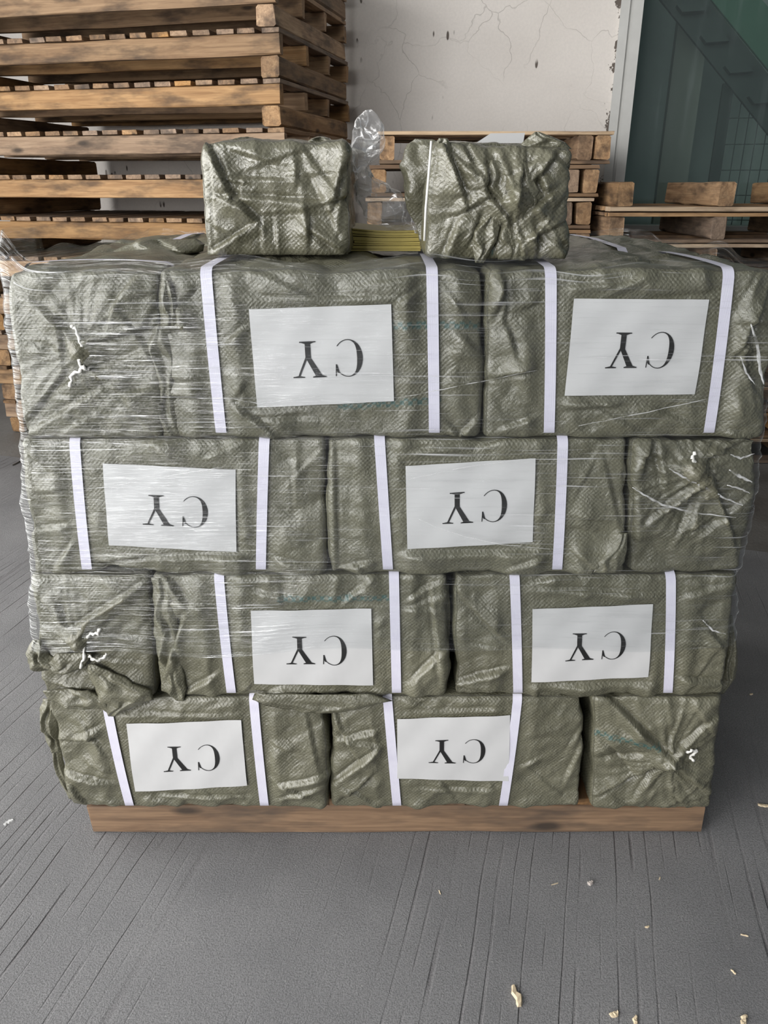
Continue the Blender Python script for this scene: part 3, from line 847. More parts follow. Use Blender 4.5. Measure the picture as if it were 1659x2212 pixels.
        Fq = [(2 * i, 2 * i + 1, 2 * i + 3, 2 * i + 2) for i in range(nl - 1)] + [(2 * nl - 2, 2 * nl - 1, 1, 0)]
        o = mk('strap', V, Fq, M_STRAP, root, smooth=True, attrs={'suv': np.array(U)})
        o['label'] = 'white plastic strap'
    if xstrap is not None:
        V = []; U = []; yc = yf + xstrap; sw = 0.0105; off = 0.005
        xl, xr = (TL[0] + BL[0]) / 2, (TR[0] + BR[0]) / 2; zt, zb_ = (TL[2] + TR[2]) / 2, BL[2]
        loop = []
        for i in range(9): loop.append((BL[0] + (TL[0] - BL[0]) * i / 8 - off - 0.5 * bulge * math.sin(math.pi * i / 8), zb_ + rad + (zt - zb_ - 2 * rad) * i / 8))
        for i in range(1, 5):
            a_ = math.pi / 2 * i / 5; loop.append((TL[0] + rad - (rad + off) * math.cos(a_), zt - rad + (rad + off) * math.sin(a_)))
        for i in range(17): loop.append((TL[0] + rad + (TR[0] - TL[0] - 2 * rad) * i / 16, zt + off + 0.55 * bulge * (1 - abs(i / 8 - 1) ** 2.2)))
        for i in range(1, 5):
            a_ = math.pi / 2 * i / 5; loop.append((TR[0] - rad + (rad + off) * math.sin(a_), zt - rad + (rad + off) * math.cos(a_)))
        for i in range(9): loop.append((TR[0] + (BR[0] - TR[0]) * i / 8 + off + 0.5 * bulge * math.sin(math.pi * i / 8), zt - rad - (zt - zb_ - 2 * rad) * i / 8))
        for i, (x, z) in enumerate(loop):
            for sgn in (-1, 1):
                V.append((x - base[0], yc + sgn * sw - base[1], z - base[2])); U.append((sgn * sw, i * 0.02, 0))
        nl = len(loop)
        o = mk('strap', V, [(2 * i, 2 * i + 1, 2 * i + 3, 2 * i + 2) for i in range(nl - 1)] + [(2 * nl - 2, 2 * nl - 1, 1, 0)], M_STRAP, root, smooth=True, attrs={'suv': np.array(U)})
        o['label'] = 'white plastic strap'
    if sheet is not None:
        add_sheet(b, sheet, rg)
    for kn in knots:
        pts = []
        for i, (x, y) in enumerate(kn):
            p_ = P(x, y, yf - 0.02); p_ = bale_surface_y(b, p_.x, p_.z, 0.02 + 0.004 * math.sin(i * 1.7))
            pts.append(p_ - b.base)
        # resample with a little wiggle
        fine = []
        for i in range(len(pts) - 1):
            for k in range(4):
                f = k / 4; p_ = pts[i].lerp(pts[i + 1], f)
                fine.append(p_ + Vector((rg.uniform(-1, 1), rg.uniform(-1, 0), rg.uniform(-1, 1))) * 0.0025)
        fine.append(pts[-1])
        rads = [0.0032 + 0.0012 * math.sin(i * 2.1) for i in range(len(fine))]
        o = tube('tie_string', fine, rads, M_STRING, root)
        o['label'] = 'white twine tie'
    return b

def glyph_Y():
    R = []
    def rect(x0, x1, y0, y1): R.append([(x0, y0), (x1, y0), (x1, y1), (x0, y1)])
    rect(-0.02, 0.40, 0.968, 1.0); rect(0.66, 1.02, 0.968, 1.0); rect(0.27, 0.77, 0.0, 0.032)
    def strip(a0, a1, b0, b1, n=5):
        for i in range(n):
            f0, f1 = i / n, (i + 1) / n
            l = lambda p, q, f: (p[0] + (q[0] - p[0]) * f, p[1] + (q[1] - p[1]) * f)
            R.append([l(a0, b0, f0), l(a1, b1, f0), l(a1, b1, f1), l(a0, b0, f1)])
    strip((0.435, 0.03), (0.605, 0.03), (0.435, 0.46), (0.605, 0.44), 4)
    strip((0.435, 0.46), (0.605, 0.44), (0.09, 0.97), (0.30, 0.97), 5)
    strip((0.535, 0.44), (0.605, 0.44), (0.81, 0.97), (0.87, 0.97), 5)
    R.append([(0.0, 0.968), (0.10, 0.94), (0.29, 0.94), (0.38, 0.968)]); R.append([(0.70, 0.968), (0.81, 0.945), (0.86, 0.945), (0.98, 0.968)])
    R.append([(0.32, 0.032), (0.72, 0.032), (0.605, 0.07), (0.435, 0.07)])
    return R
def glyph_C():
    R = []; n = 26
    prev = None
    for i in range(n + 1):
        th = math.radians(48 + (318 - 48) * i / n)
        ox, oy = 0.5 + 0.5 * math.cos(th), 0.5 + 0.52 * math.sin(th)
        k = max(0.0, -math.cos(th))
        tx = 0.026 + 0.165 * k ** 1.2
        ty = 0.022 + 0.03 * k
        ix, iy = 0.5 + (0.5 - tx) * math.cos(th) + 0.0, 0.5 + (0.52 - ty) * math.sin(th)
        cur = ((ox, oy), (ix, iy))
        if prev: R.append([prev[0], prev[1], cur[1], cur[0]])
        prev = cur
    R.append([(0.885, 0.66), (0.925, 0.66), (0.945, 0.99), (0.915, 0.99)])
    R.append([(0.885, 0.66), (0.905, 0.84), (0.86, 0.90), (0.80, 0.91)])
    return R
GY, GC = glyph_Y(), glyph_C()
def add_sheet(b, sheet, rg):
    TLp, TRp, BRp, BLp = sheet
    N, Mm = 16, 12
    ph = rg.uniform(0, 6)
    def pt(a, c, off):
        """a: 0..1 left to right, c: 0..1 top to bottom"""
        x = (TLp[0] * (1 - a) + TRp[0] * a) * (1 - c) + (BLp[0] * (1 - a) + BRp[0] * a) * c
        y = (TLp[1] * (1 - a) + TRp[1] * a) * (1 - c) + (BLp[1] * (1 - a) + BRp[1] * a) * c
        p_ = P(x, y, b.yf - b.bulge)
        wv = 0.0012 * math.sin(a * 7 + ph) * math.sin(c * 5 + ph * 2) + 0.0008 * math.sin(a * 17 + c * 9 + ph)
        return bale_surface_y(b, p_.x, p_.z, off + wv) - b.base
    V = []; Fq = []
    for j in range(Mm + 1):
        for i in range(N + 1):
            V.append(tuple(pt(i / N, j / Mm, 0.005)))
    for j in range(Mm):
        for i in range(N):
            Fq.append((j * (N + 1) + i, (j + 1) * (N + 1) + i, (j + 1) * (N + 1) + i + 1, j * (N + 1) + i + 1))
    o = mk('paper_label', V, Fq, M_PAPER, b.root, smooth=True)
    o['label'] = 'white paper sheet printed CY, upside down'
    for nm, G, a0, a1 in (('letter_y', GY, 0.285, 0.515), ('letter_c', GC, 0.575, 0.785)):
        V = []; Fq = []
        c0, c1 = 0.345, 0.715
        for poly in G:
            k = len(V)
            for (u, v) in poly:
                # turned by half a revolution: u runs right to left, v top to bottom
                V.append(tuple(pt(a1 - (a1 - a0) * u, c0 + (c1 - c0) * v, 0.0062)))
            # orientation facing the viewer
            Fq.append(tuple(k + i for i in range(len(poly))))
        mk(nm, V, Fq, M_INK, o)

G4, G3, G2, G1 = 'bales in the top layer', 'bales in the third layer', 'bales in the second layer', 'bales in the bottom layer'
Z1, Z2, Z3, Z4, Z5 = 0.115, 0.452, 0.772, 1.080, 1.405
BALES = []
def B(*a, **k):
    o = make_bale(*a, **k); BALES.append(o); return o
# bottom layer
B('sack_bale', [(112, 1520), (703, 1512), (702, 1722), (160, 1742)], YF, 0.37, 11, 'bottom layer bale at the left, CY sheet and two slanting straps', G1,
  straps=[(238, 1545, 281, 1735), (550, 1522, 571, 1728)], sheet=[(273, 1563), (521, 1555), (534, 1696), (292, 1710)], zclamp=(Z1, Z2),
  folds=[(120, 1600, 235, 1585, 8, 9), (130, 1668, 250, 1690, 12, 10), (180, 1560, 235, 1640, 7, 9), (150, 1690, 180, 1735, 10, 10), (600, 1690, 700, 1665, 12, 10), (610, 1720, 700, 1690, 10, 9), (660, 1540, 690, 1660, 6, 9), (320, 1720, 540, 1720, 6, 8), (250, 1545, 520, 1540, 7, 10)], nrand=22)
B('sack_bale', [(716, 1512), (1262, 1508), (1258, 1728), (716, 1722)], YF, 0.37, 12, 'bottom layer bale in the middle, CY sheet between two straps', G1,
  straps=[(838, 1518, 855, 1710), (1117, 1510, 1090, 1710)], sheet=[(858, 1553), (1102, 1545), (1098, 1686), (858, 1680)], zclamp=(Z1, Z2),
  folds=[(720, 1690, 830, 1600, 14, 10), (730, 1600, 830, 1570, 10, 9), (740, 1720, 800, 1670, 12, 9), (725, 1560, 780, 1640, 9, 10), (880, 1540, 1100, 1530, 9, 10), (1220, 1690, 1262, 1600, 7, 8), (900, 1700, 1080, 1705, 6, 8)], nrand=20)
B('sack_bale', [(1282, 1506), (1550, 1503), (1532, 1728), (1280, 1726)], YF, 0.62, 13, 'bottom layer end bale at the right, folds gathered to a white knot', G1,
  gather=(1440, 1628, 0.10), knots=[[(1478, 1622), (1492, 1614), (1503, 1620), (1488, 1632), (1496, 1638)]], zclamp=(Z1, Z2), stripe=[(1285, 1582, 1420, 1600)],
  folds=[(1315, 1510, 1440, 1625, 18, 12), (1440, 1628, 1290, 1715, 12, 11), (1440, 1625, 1535, 1555, 12, 11), (1445, 1632, 1525, 1705, 12, 11), (1420, 1640, 1370, 1720, 9, 9), (1290, 1640, 1400, 1620, -8, 6), (1470, 1530, 1440, 1610, 8, 9)], nrand=16)
# second layer
B('sack_bale', [(76, 1240), (322, 1240), (335, 1512), (98, 1500)], YF, 0.62, 21, 'second layer end bale at the left with loose crumpled flap and white string', G2,
  gather=(178, 1378, 0.07), zclamp=(Z2, Z3), knots=[[(176, 1440), (186, 1410), (186, 1380), (200, 1365), (215, 1362), (222, 1352)], [(196, 1412), (205, 1418), (222, 1420), (232, 1409)]],
  folds=[(85, 1280, 158, 1352, 14, 10), (160, 1350, 310, 1258, 14, 9), (125, 1290, 145, 1340, 8, 8), (183, 1425, 330, 1505, 12, 11), (190, 1360, 320, 1380, 5, 9), (90, 1420, 180, 1440, 12, 11), (100, 1470, 230, 1490, 10, 11)], nrand=14)
B('sack_bale', [(330, 1248), (965, 1246), (962, 1512), (352, 1508)], YF, 0.37, 22, 'second layer bale in the middle with CY sheet and two straps', G2,
  straps=[(475, 1255, 502, 1506), (851, 1245, 857, 1512)], sheet=[(542, 1318), (802, 1314), (806, 1481), (549, 1478)], zclamp=(Z2, Z3), stripe=[(600, 1290, 840, 1290)],
  folds=[(340, 1300, 380, 1420, 16, 12), (345, 1480, 400, 1330, 16, 12), (400, 1500, 490, 1440, 10, 10), (360, 1250, 400, 1300, 14, 10), (505, 1270, 640, 1290, 8, 10), (540, 1490, 830, 1500, 12, 12), (560, 1510, 620, 1480, 10, 9), (870, 1300, 950, 1260, 8, 9), (880, 1480, 960, 1400, 12, 10), (930, 1260, 955, 1480, 9, 9)], nrand=22)
B('sack_bale', [(982, 1242), (1584, 1238), (1560, 1488), (985, 1500)], YF, 0.37, 23, 'second layer bale at the right with CY sheet and two straps', G2,
  straps=[(1111, 1246, 1118, 1498), (1448, 1226, 1441, 1494)], sheet=[(1150, 1315), (1410, 1304), (1400, 1462), (1148, 1474)], zclamp=(Z2, Z3),
  folds=[(1000, 1290, 1105, 1390, 12, 12), (990, 1475, 1105, 1440, 14, 11), (985, 1480, 1100, 1490, 10, 10), (1130, 1270, 1430, 1285, 8, 10), (1130, 1480, 1430, 1475, 10, 10), (1455, 1460, 1560, 1480, 12, 10), (1460, 1290, 1575, 1260, 7, 9), (1500, 1350, 1570, 1390, 8, 9), (1410, 1300, 1440, 1280, 10, 8)], nrand=22)
# third layer
B('sack_bale', [(55, 948), (700, 950), (702, 1238), (78, 1232)], YF, 0.37, 31, 'third layer bale at the left with CY sheet under streaky film', G3,
  straps=[(162, 945, 190, 1230), (571, 965, 564, 1240)], sheet=[(222, 1001), (509, 1014), (511, 1192), (236, 1177)], zclamp=(Z3, Z4),
  folds=[(60, 970, 110, 1010, 12, 11), (70, 1150, 170, 1130, 9, 10), (120, 1230, 175, 1150, 12, 10), (200, 1215, 330, 1195, 12, 10), (320, 1205, 560, 1195, 10, 11), (580, 1200, 690, 1230, 12, 10), (515, 1170, 555, 1140, 9, 8), (180, 1005, 222, 1015, 9, 7), (180, 1120, 230, 1135, 7, 7), (80, 1060, 160, 1050, 6, 9)], nrand=20)
B('sack_bale', [(704, 950), (1354, 946), (1352, 1236), (712, 1240)], YF, 0.37, 32, 'third layer bale in the middle with CY sheet and two straps', G3,
  straps=[(821, 966, 839, 1240), (1215, 945, 1202, 1236)], sheet=[(876, 1006), (1157, 990), (1150, 1170), (880, 1186)], zclamp=(Z3, Z4),
  folds=[(720, 960, 725, 1230, 7, 9), (830, 1195, 1190, 1190, 12, 11), (1230, 1180, 1290, 1225, 12, 10), (1280, 1225, 1345, 1160, 16, 9), (1100, 1225, 1200, 1190, 9, 9), (1160, 1110, 1210, 1090, 7, 8), (1300, 980, 1340, 1150, 6, 9), (860, 980, 1000, 965, 7, 9), (730, 1230, 830, 1205, 9, 9)], nrand=20)
B('sack_bale', [(1366, 944), (1640, 940), (1594, 1226), (1362, 1232)], YF, 0.62, 33, 'third layer end bale at the right, wrinkled folds under glossy film', G3,
  gather=(1492, 1012, 0.09), zclamp=(Z3, Z4), knots=[[(1498, 975), (1492, 988), (1499, 996), (1490, 1008)]],
  folds=[(1380, 1000, 1400, 960, 14, 10), (1370, 1010, 1375, 1160, 14, 11), (1400, 1120, 1525, 1020, 12, 10), (1525, 1020, 1590, 1190, 14, 10), (1525, 1030, 1450, 1170, 9, 10), (1420, 960, 1430, 1050, 12, 9), (1500, 990, 1600, 960, 10, 10), (1440, 1080, 1520, 1010, 8, 8)], nrand=18, amp=1.15)
# top layer
B('sack_bale', [(20, 588), (342, 586), (352, 938), (58, 932)], YF, 0.62, 41, 'top layer end bale at the left, tied with white string', G4,
  gather=(178, 752, 0.09), zclamp=(Z4, Z5), xstrap=0.10, knots=[[(158, 702), (168, 705), (176, 735), (180, 760), (176, 782), (185, 795)], [(196, 795), (185, 791), (172, 800), (158, 808), (156, 832)]],
  folds=[(84, 659, 155, 716, 14, 9), (192, 733, 338, 702, 10, 9), (202, 797, 270, 848, 14, 9), (270, 848, 335, 838, 9, 9), (142, 797, 64, 898, 12, 10), (236, 709, 262, 640, 12, 9), (262, 640, 300, 595, 10, 9), (132, 696, 142, 775, 9, 8), (270, 850, 330, 930, 10, 11), (60, 740, 140, 770, 5, 8)], nrand=12)
B('sack_bale', [(348, 582), (1050, 580), (1036, 942), (350, 944)], YF, 0.38, 42, 'top layer bale in the middle, CY sheet, dashed green stripe', G4,
  straps=[(446, 592, 480, 946), (933, 580, 938, 946)], sheet=[(538, 668), (845, 657), (851, 866), (556, 880)], zclamp=(Z4, Z5), stripe=[(845, 700, 1060, 705), (730, 878, 950, 862)],
  folds=[(382, 656, 392, 702, 12, 9), (322, 709, 445, 704, 14, 9), (478, 752, 536, 704, 12, 9), (478, 853, 540, 895, 12, 9), (540, 895, 605, 945, 12, 10), (360, 850, 460, 853, 10, 10), (855, 815, 1050, 822, 6, 7), (994, 723, 1033, 762, 8, 8), (950, 905, 994, 945, 14, 9), (994, 945, 1030, 905, 12, 8), (850, 660, 925, 615, 9, 9), (400, 640, 440, 600, 12, 10), (520, 650, 860, 645, 10, 10), (360, 600, 365, 690, 12, 10)], nrand=22)
B('sack_bale', [(1058, 584), (1690, 588), (1640, 930), (1046, 934)], YF, 0.38, 43, 'top layer bale at the right with CY sheet and two straps', G4,
  straps=[(1189, 584, 1185, 936), (1573, 584, 1530, 926)], sheet=[(1240, 645), (1532, 647), (1500, 851), (1219, 854)], zclamp=(Z4, Z5),
  folds=[(1083, 599, 1087, 675, 14, 9), (1060, 690, 1085, 620, 12, 9), (1135, 660, 1179, 643, 12, 9), (1064, 812, 1179, 786, 12, 9), (1090, 700, 1110, 760, 10, 9), (1535, 643, 1568, 627, 10, 8), (1655, 635, 1576, 778, 14, 10), (1079, 929, 1175, 893, 8, 8), (1200, 625, 1360, 610, 8, 10), (1380, 640, 1560, 620, 10, 10), (1200, 880, 1330, 870, 9, 10), (1400, 880, 1500, 920, 8, 9), (1590, 780, 1640, 860, 10, 9), (1600, 700, 1625, 790, 10, 8)], nrand=22, amp=1.1)

# ---- bales at the back of the pallet: only the tops of the highest layer show
def back_bale(x0, x1, y0, y1, z0, z1, seed, label, group, straps_x=(), nrand=14, res=0.012, bulge=0.012):
    q = [(x0, y0, z1), (x1, y0, z1), (x1, y0, z0), (x0, y0, z0)]
    b = make_bale('sack_bale', None, y0, y1 - y0, seed, label, group, back_quad=q, res=res, nrand=nrand, bulge=bulge, zclamp=(z0, z1),
                  straps=())
    for sx in straps_x:
        V = []; U = []; L = 0
        loop = [(y0 - 0.02, z0 + 0.03), (y0 - 0.022, z1 - 0.03), (y0 + 0.005, z1 - 0.002), (y0 + 0.03, z1 + 0.009), ((y0 + y1) / 2, z1 + 0.014), (y1 - 0.03, z1 + 0.009), (y1, z1 - 0.005), (y1 + 0.02, z1 - 0.03), (y1 + 0.02, z0 + 0.03)]
        for (y, z) in loop:
            for sg in (-1, 1): V.append((sx + sg * 0.0108 - b.base.x, y - b.base.y, z - b.base.z)); U.append((sg * 0.01, L, 0))
            L += 0.1
        o = mk('strap', V, [(2 * i, 2 * i + 1, 2 * i + 3, 2 * i + 2) for i in range(len(loop) - 1)], M_STRAP, b.root, attrs={'suv': np.array(U)})
        o['label'] = 'white plastic strap'
    return b
hid = 'bale at the back of the stack, hidden behind the front row'
for (zl, zh, gl, xl, xr, left_end) in ((Z1, Z2, G1, -0.80, 0.80, False), (Z2, Z3, G2, -0.785, 0.785, True), (Z3, Z4, G3, -0.755, 0.77, False)):
    if left_end:   # front has the end bale on the left
        spans = [(xl, xl + 0.6, YF + 0.645, YF + 1.0), (xl + 0.62, xr - 0.36, YF + 0.645, YF + 1.0), (xr - 0.34, xr, YF + 0.40, YF + 1.0)]
    else:
        spans = [(xl, xl + 0.34, YF + 0.40, YF + 1.0), (xl + 0.36, xr - 0.62, YF + 0.645, YF + 1.0), (xr - 0.6, xr, YF + 0.645, YF + 1.0)]
    for i, s_ in enumerate(spans):
        back_bale(s_[0], s_[1], s_[2], s_[3], zl, zh, 100 + int(zl * 100) + i, hid, 'hidden bales at the back', res=0.016)
back_bale(-0.70, -0.09, YF + 0.645, YF + 1.0, Z4, Z5 + 0.004, 141, 'top layer bale at the back left, crumpled top behind the left box', G4, (-0.55, -0.24), nrand=30, res=0.008)
back_bale(-0.07, 0.36, YF + 0.645, YF + 1.0, Z4, Z5 - 0.012, 142, 'top layer bale at the back middle, mostly behind the two boxes', G4, (0.03,), res=0.01)
back_bale(0.39, 0.735, YF + 0.40, YF + 1.0, Z4, Z5 + 0.0, 143, 'top layer bale at the back right, strap across its top', G4, (0.56,), nrand=26, res=0.008)
back_bale(-0.30, 0.34, YF + 0.41, YF + 0.625, Z4, Z5 - 0.02, 144, 'top layer bale in the core, under the two small boxes', G4, (), res=0.012)

# ---- crumpled pillow shapes: loose flaps and the clear bag
def pillow(name, rows, Y, thick, mat, parent, base, seed, n=22, cr=0.012, smooth=True, fr=14, sub=4, lean=0.0, flatk=0.5, prof='fold'):
    """rows: (y px, x left px, x right px); a hollow crumpled lens-shaped pouch on the plane Y"""
    rg = np.random.RandomState(seed)
    ys = [r[0] for r in rows]; t = np.linspace(0, len(rows) - 1, (len(rows) - 1) * sub + 1)
    yy = np.interp(t, range(len(rows)), ys); xl = np.interp(t, range(len(rows)), [r[1] for r in rows]); xr = np.interp(t, range(len(rows)), [r[2] for r in rows])
    V = []
    for i in range(len(yy)):
        a, c = P(xl[i], yy[i], Y), P(xr[i], yy[i], Y)
        hw = (c.x - a.x) / 2; cx = (c.x + a.x) / 2
        e = math.sin(math.pi * min(1, max(0.0, (i + 0.6) / (len(yy) + 0.2)))) ** 0.5
        th = min(thick * flatk, hw * 0.8) * e
        yc = Y + lean * (a.z - P(xl[-1], yy[-1], Y).z)
        if prof == 'fold':
            m1 = 0.30 + 0.16 * math.sin(i * 0.31 + seed); m2 = 0.72 + 0.12 * math.sin(i * 0.23 + seed * 2.1); dip = 0.35 + 0.3 * math.sin(i * 0.41 + seed * 1.3)
            th2 = min(thick * 0.8, hw) * e
            for k in range(n):
                if k < n // 2:
                    u = k / (n // 2); f = np.interp(u, [0, m1, (m1 + m2) / 2, m2, 1], [0, 1, dip, 0.75, 0])
                    V.append((cx - hw + 2 * hw * u, yc - th2 * f, a.z))
                else:
                    u = (k - n // 2) / (n - n // 2); V.append((cx + hw - 2 * hw * u, yc + 0.003, a.z))
        else:
            for k in range(n):
                an = 2 * math.pi * k / n
                V.append((cx - hw * math.copysign(abs(math.cos(an)) ** 0.8, math.cos(an)), yc - th * math.sin(an), a.z))
    V = np.array(V); so = rg.uniform(-40, 40, 3)
    dn = np.stack([perlin(V * fr + so), perlin(V * fr + so + 11), perlin(V * fr + so + 23)], axis=1)
    dn2 = np.stack([1 - 2 * np.abs(perlin(V * fr * 2 + so)), perlin(V * fr * 2 + so + 5), perlin(V * fr * 2 + so + 17)], axis=1)
    kf = 0.45 if prof == 'fold' else 1.0
    V = V + (dn * cr * 0.6 + dn2 * cr * 0.3) * kf
    fc = (facets(V, rg, 0.03, cr * 0.5, 0.05, 1.5, 1) + facets(V, rg, 0.034, cr * 0.5, 0.05, 1.5, -1)) * (0.6 if prof == 'fold' else 1.0)
    V[:, 1] += fc; V[:, 0] += 0.5 * fc
    m = len(yy)
    Fq = []
    for i in range(m - 1):
        for k in range(n):
            Fq.append((i * n + k, (i + 1) * n + k, (i + 1) * n + (k + 1) % n, i * n + (k + 1) % n))
    Fq.append(tuple(range(n))); Fq.append(tuple((m - 1) * n + k for k in range(n - 1, -1, -1)))
    V = V - np.array(base)
    return mk(name, V, Fq, mat, parent, smooth=smooth, attrs={'suv': V[:, [0, 2, 1]], 'stripe': np.zeros(len(V))})
bl = {i: b for i, b in enumerate(BALES)}
def flap(b, rows, Y, thick, seed, cr=0.012, label=None):
    o = pillow('loose_flap', rows, Y, thick, M_TARP, b.root, b.base, seed, cr=cr, sub=8, n=44)
    if label: o['label'] = label
# bottom left bale: ears at its left end
flap(bl[0], [(1508, 92, 120), (1535, 84, 128), (1570, 88, 125), (1600, 96, 130), (1625, 108, 132)], YF + 0.05, 0.03, 1)
flap(bl[0], [(1610, 108, 128), (1650, 116, 136), (1690, 130, 150), (1725, 148, 165)], YF + 0.06, 0.02, 2, 0.006)
# second layer left: crumpled bunch and tongue
flap(bl[3], [(1385, 70, 88), (1398, 58, 95), (1415, 52, 110), (1432, 58, 150), (1448, 70, 130)], YF - 0.012, 0.03, 3, 0.014)
flap(bl[3], [(1412, 120, 195), (1428, 105, 190), (1445, 90, 180), (1455, 110, 150)], YF - 0.03, 0.015, 4, 0.014)
flap(bl[3], [(1435, 190, 205), (1465, 195, 265), (1492, 205, 325), (1512, 215, 330), (1530, 222, 280), (1547, 232, 246)], YF - 0.025, 0.018, 5, 0.012)
flap(bl[3], [(1490, 95, 190), (1505, 98, 215), (1520, 120, 235), (1532, 170, 232)], YF - 0.028, 0.016, 6, 0.012)
# second layer middle: folded ear down its left end, layered edge on its right
flap(bl[4], [(1250, 325, 360), (1290, 328, 384), (1330, 332, 386), (1370, 330, 388), (1410, 340, 392), (1450, 345, 398), (1490, 352, 402), (1512, 380, 398)], YF - 0.004, 0.022, 7, 0.010)
flap(bl[4], [(1500, 545, 800), (1515, 540, 850), (1530, 600, 780), (1540, 640, 720)], YF - 0.022, 0.015, 9, 0.008)
flap(bl[4], [(1260, 948, 970), (1330, 950, 974), (1400, 948, 968), (1460, 940, 962), (1505, 930, 952)], YF + 0.03, 0.02, 10, 0.008)
# second layer right: layered ear at the right end
flap(bl[5], [(1330, 1572, 1582), (1380, 1570, 1590), (1430, 1562, 1594), (1465, 1556, 1588), (1500, 1545, 1565)], YF + 0.06, 0.03, 12, 0.010)
# third layer middle: triangular fold at the lower right
flap(bl[7], [(1150, 1338, 1356), (1190, 1310, 1356), (1215, 1290, 1350), (1238, 1280, 1335)], YF - 0.02, 0.012, 13, 0.007)
# top layer middle: ear on the left end
flap(bl[10], [(700, 325, 372), (740, 318, 375), (790, 322, 380), (850, 330, 385), (900, 342, 390), (942, 352, 395)], YF + 0.004, 0.022, 14, 0.010)
flap(bl[10], [(606, 350, 362), (640, 348, 378), (680, 350, 392), (704, 355, 388)], YF - 0.012, 0.016, 15, 0.009)
# bottom right bale: ear on the right end
flap(bl[2], [(1515, 1532, 1552), (1545, 1530, 1554), (1580, 1526, 1548), (1620, 1520, 1540)], YF + 0.05, 0.025, 16, 0.008)
# top layer back-left: crumpled hump of sacking
flap(bl[9], [(517, 300, 420), (530, 270, 440), (545, 240, 440), (562, 230, 400)], YF + 0.42, 0.10, 17, 0.012)

# ---- two small boxes wrapped in sacking and film on the top
ZT = 1.418
yb1, yb2 = 1.66, 1.575
box1 = make_bale('wrapped_box', [(440, 306), (752, 310), (750, 558), (446, 560)], yb1, 0.42, 51, 'small sack-wrapped box on top at the left, folded flat across its middle', 'small wrapped boxes on top of the stack',
   zclamp=(ZT, None), folds=[(445, 310, 500, 420, 18, 10), (500, 420, 560, 480, 16, 9), (495, 425, 730, 440, 16, 9), (470, 425, 550, 460, 12, 9), (545, 490, 450, 555, 16, 10), (665, 490, 750, 545, 16, 10), (663, 455, 668, 520, 12, 8), (500, 320, 600, 352, 10, 9), (500, 385, 650, 392, 8, 7), (745, 330, 720, 440, 16, 9), (690, 440, 755, 420, 14, 9), (568, 470, 570, 545, 7, 6), (597, 470, 602, 550, 7, 6), (640, 360, 640, 400, 6, 8)],
   nrand=20, res=0.0042, amp=1.0, bulge=0.006, rad=0.012, mat=M_TARPF)
box2 = make_bale('wrapped_box', [(945, 306), (1238, 320), (1224, 562), (918, 562)], yb2, 0.40, 52, 'small sack-wrapped box on top at the right, bunched pleats on its front', 'small wrapped boxes on top of the stack',
   zclamp=(ZT, None), folds=[(955, 300, 1000, 430, 20, 10), (1000, 320, 1040, 400, 16, 9), (1015, 320, 1045, 410, 12, 8), (960, 320, 1035, 390, 10, 8), (1048, 360, 1050, 420, 18, 8), (1050, 420, 1095, 480, 16, 9), (1075, 345, 1110, 450, 14, 8), (1130, 340, 1110, 430, 14, 8), (1165, 380, 1180, 420, 16, 9), (1140, 460, 1190, 420, 16, 8), (1105, 470, 1130, 560, 14, 8), (1085, 470, 1110, 560, 10, 7), (1150, 500, 1155, 540, 16, 9), (1030, 470, 1010, 520, 14, 9), (1190, 500, 1220, 555, 12, 9), (980, 460, 1040, 430, 10, 8), (990, 480, 960, 560, 16, 10), (1180, 330, 1235, 380, 10, 12)],
   gather=(1110, 430, 0.08), nrand=22, res=0.0042, amp=1.15, bulge=0.008, rad=0.014, mat=M_TARPF, stripe=[(1055, 548, 1085, 500)])
def boxflap(b, rows, Y, th, seed, cr=0.008, lean=0.0, prof='fold'):
    return pillow('loose_flap', rows, Y, th, M_TARPF, b.root, b.base, seed, cr=cr, sub=8, n=44, lean=lean, prof=prof, flatk=1.0)
boxflap(box1, [(294, 685, 700), (298, 672, 712), (306, 662, 720), (316, 655, 725)], yb1 + 0.06, 0.02, 20, 0.004)
boxflap(box2, [(300, 895, 935), (312, 878, 950), (335, 868, 955), (360, 862, 955), (400, 868, 950), (440, 880, 950), (480, 895, 945), (520, 905, 940)], yb2 + 0.16, 0.05, 21, 0.010, prof='round')
boxflap(box2, [(300, 950, 968), (330, 930, 985), (370, 925, 978), (400, 928, 968), (425, 935, 955)], yb2 + 0.0, 0.02, 22, 0.008)
boxflap(box2, [(284, 1155, 1165), (296, 1140, 1195), (308, 1128, 1222), (322, 1120, 1236)], yb2 + 0.02, 0.016, 23, 0.005)
boxflap(box2, [(345, 1058, 1085), (370, 1044, 1100), (400, 1046, 1112), (430, 1070, 1118), (460, 1090, 1122)], yb2 - 0.02, 0.018, 24, 0.010)
boxflap(box2, [(345, 1112, 1130), (375, 1108, 1150), (410, 1110, 1165), (440, 1112, 1160), (465, 1118, 1140)], yb2 - 0.02, 0.016, 25, 0.010)
boxflap(box2, [(455, 1050, 1075), (490, 1020, 1080), (520, 1015, 1075), (545, 1022, 1060), (566, 1024, 1045)], yb2 - 0.022, 0.016, 26, 0.010)
boxflap(box2, [(470, 1085, 1120), (500, 1075, 1140), (530, 1070, 1145), (562, 1075, 1135)], yb2 - 0.016, 0.014, 27, 0.010)
q = [P(1028, 309, yb2 + 0.10), P(1130, 309, yb2 + 0.10), P(1134, 287, yb2 + 0.13), P(1060, 288, yb2 + 0.13)]
V = [tuple(p_ - box2.base) for p_ in q] + [tuple(p_ - box2.base + Vector((0, 0.001, 0))) for p_ in q]
o = mk('paper_label', V, [(0, 1, 2, 3), (7, 6, 5, 4), (0, 4, 5, 1), (1, 5, 6, 2), (2, 6, 7, 3), (3, 7, 4, 0)], M_PAPER, box2.root); o['label'] = 'white paper sheet on top'
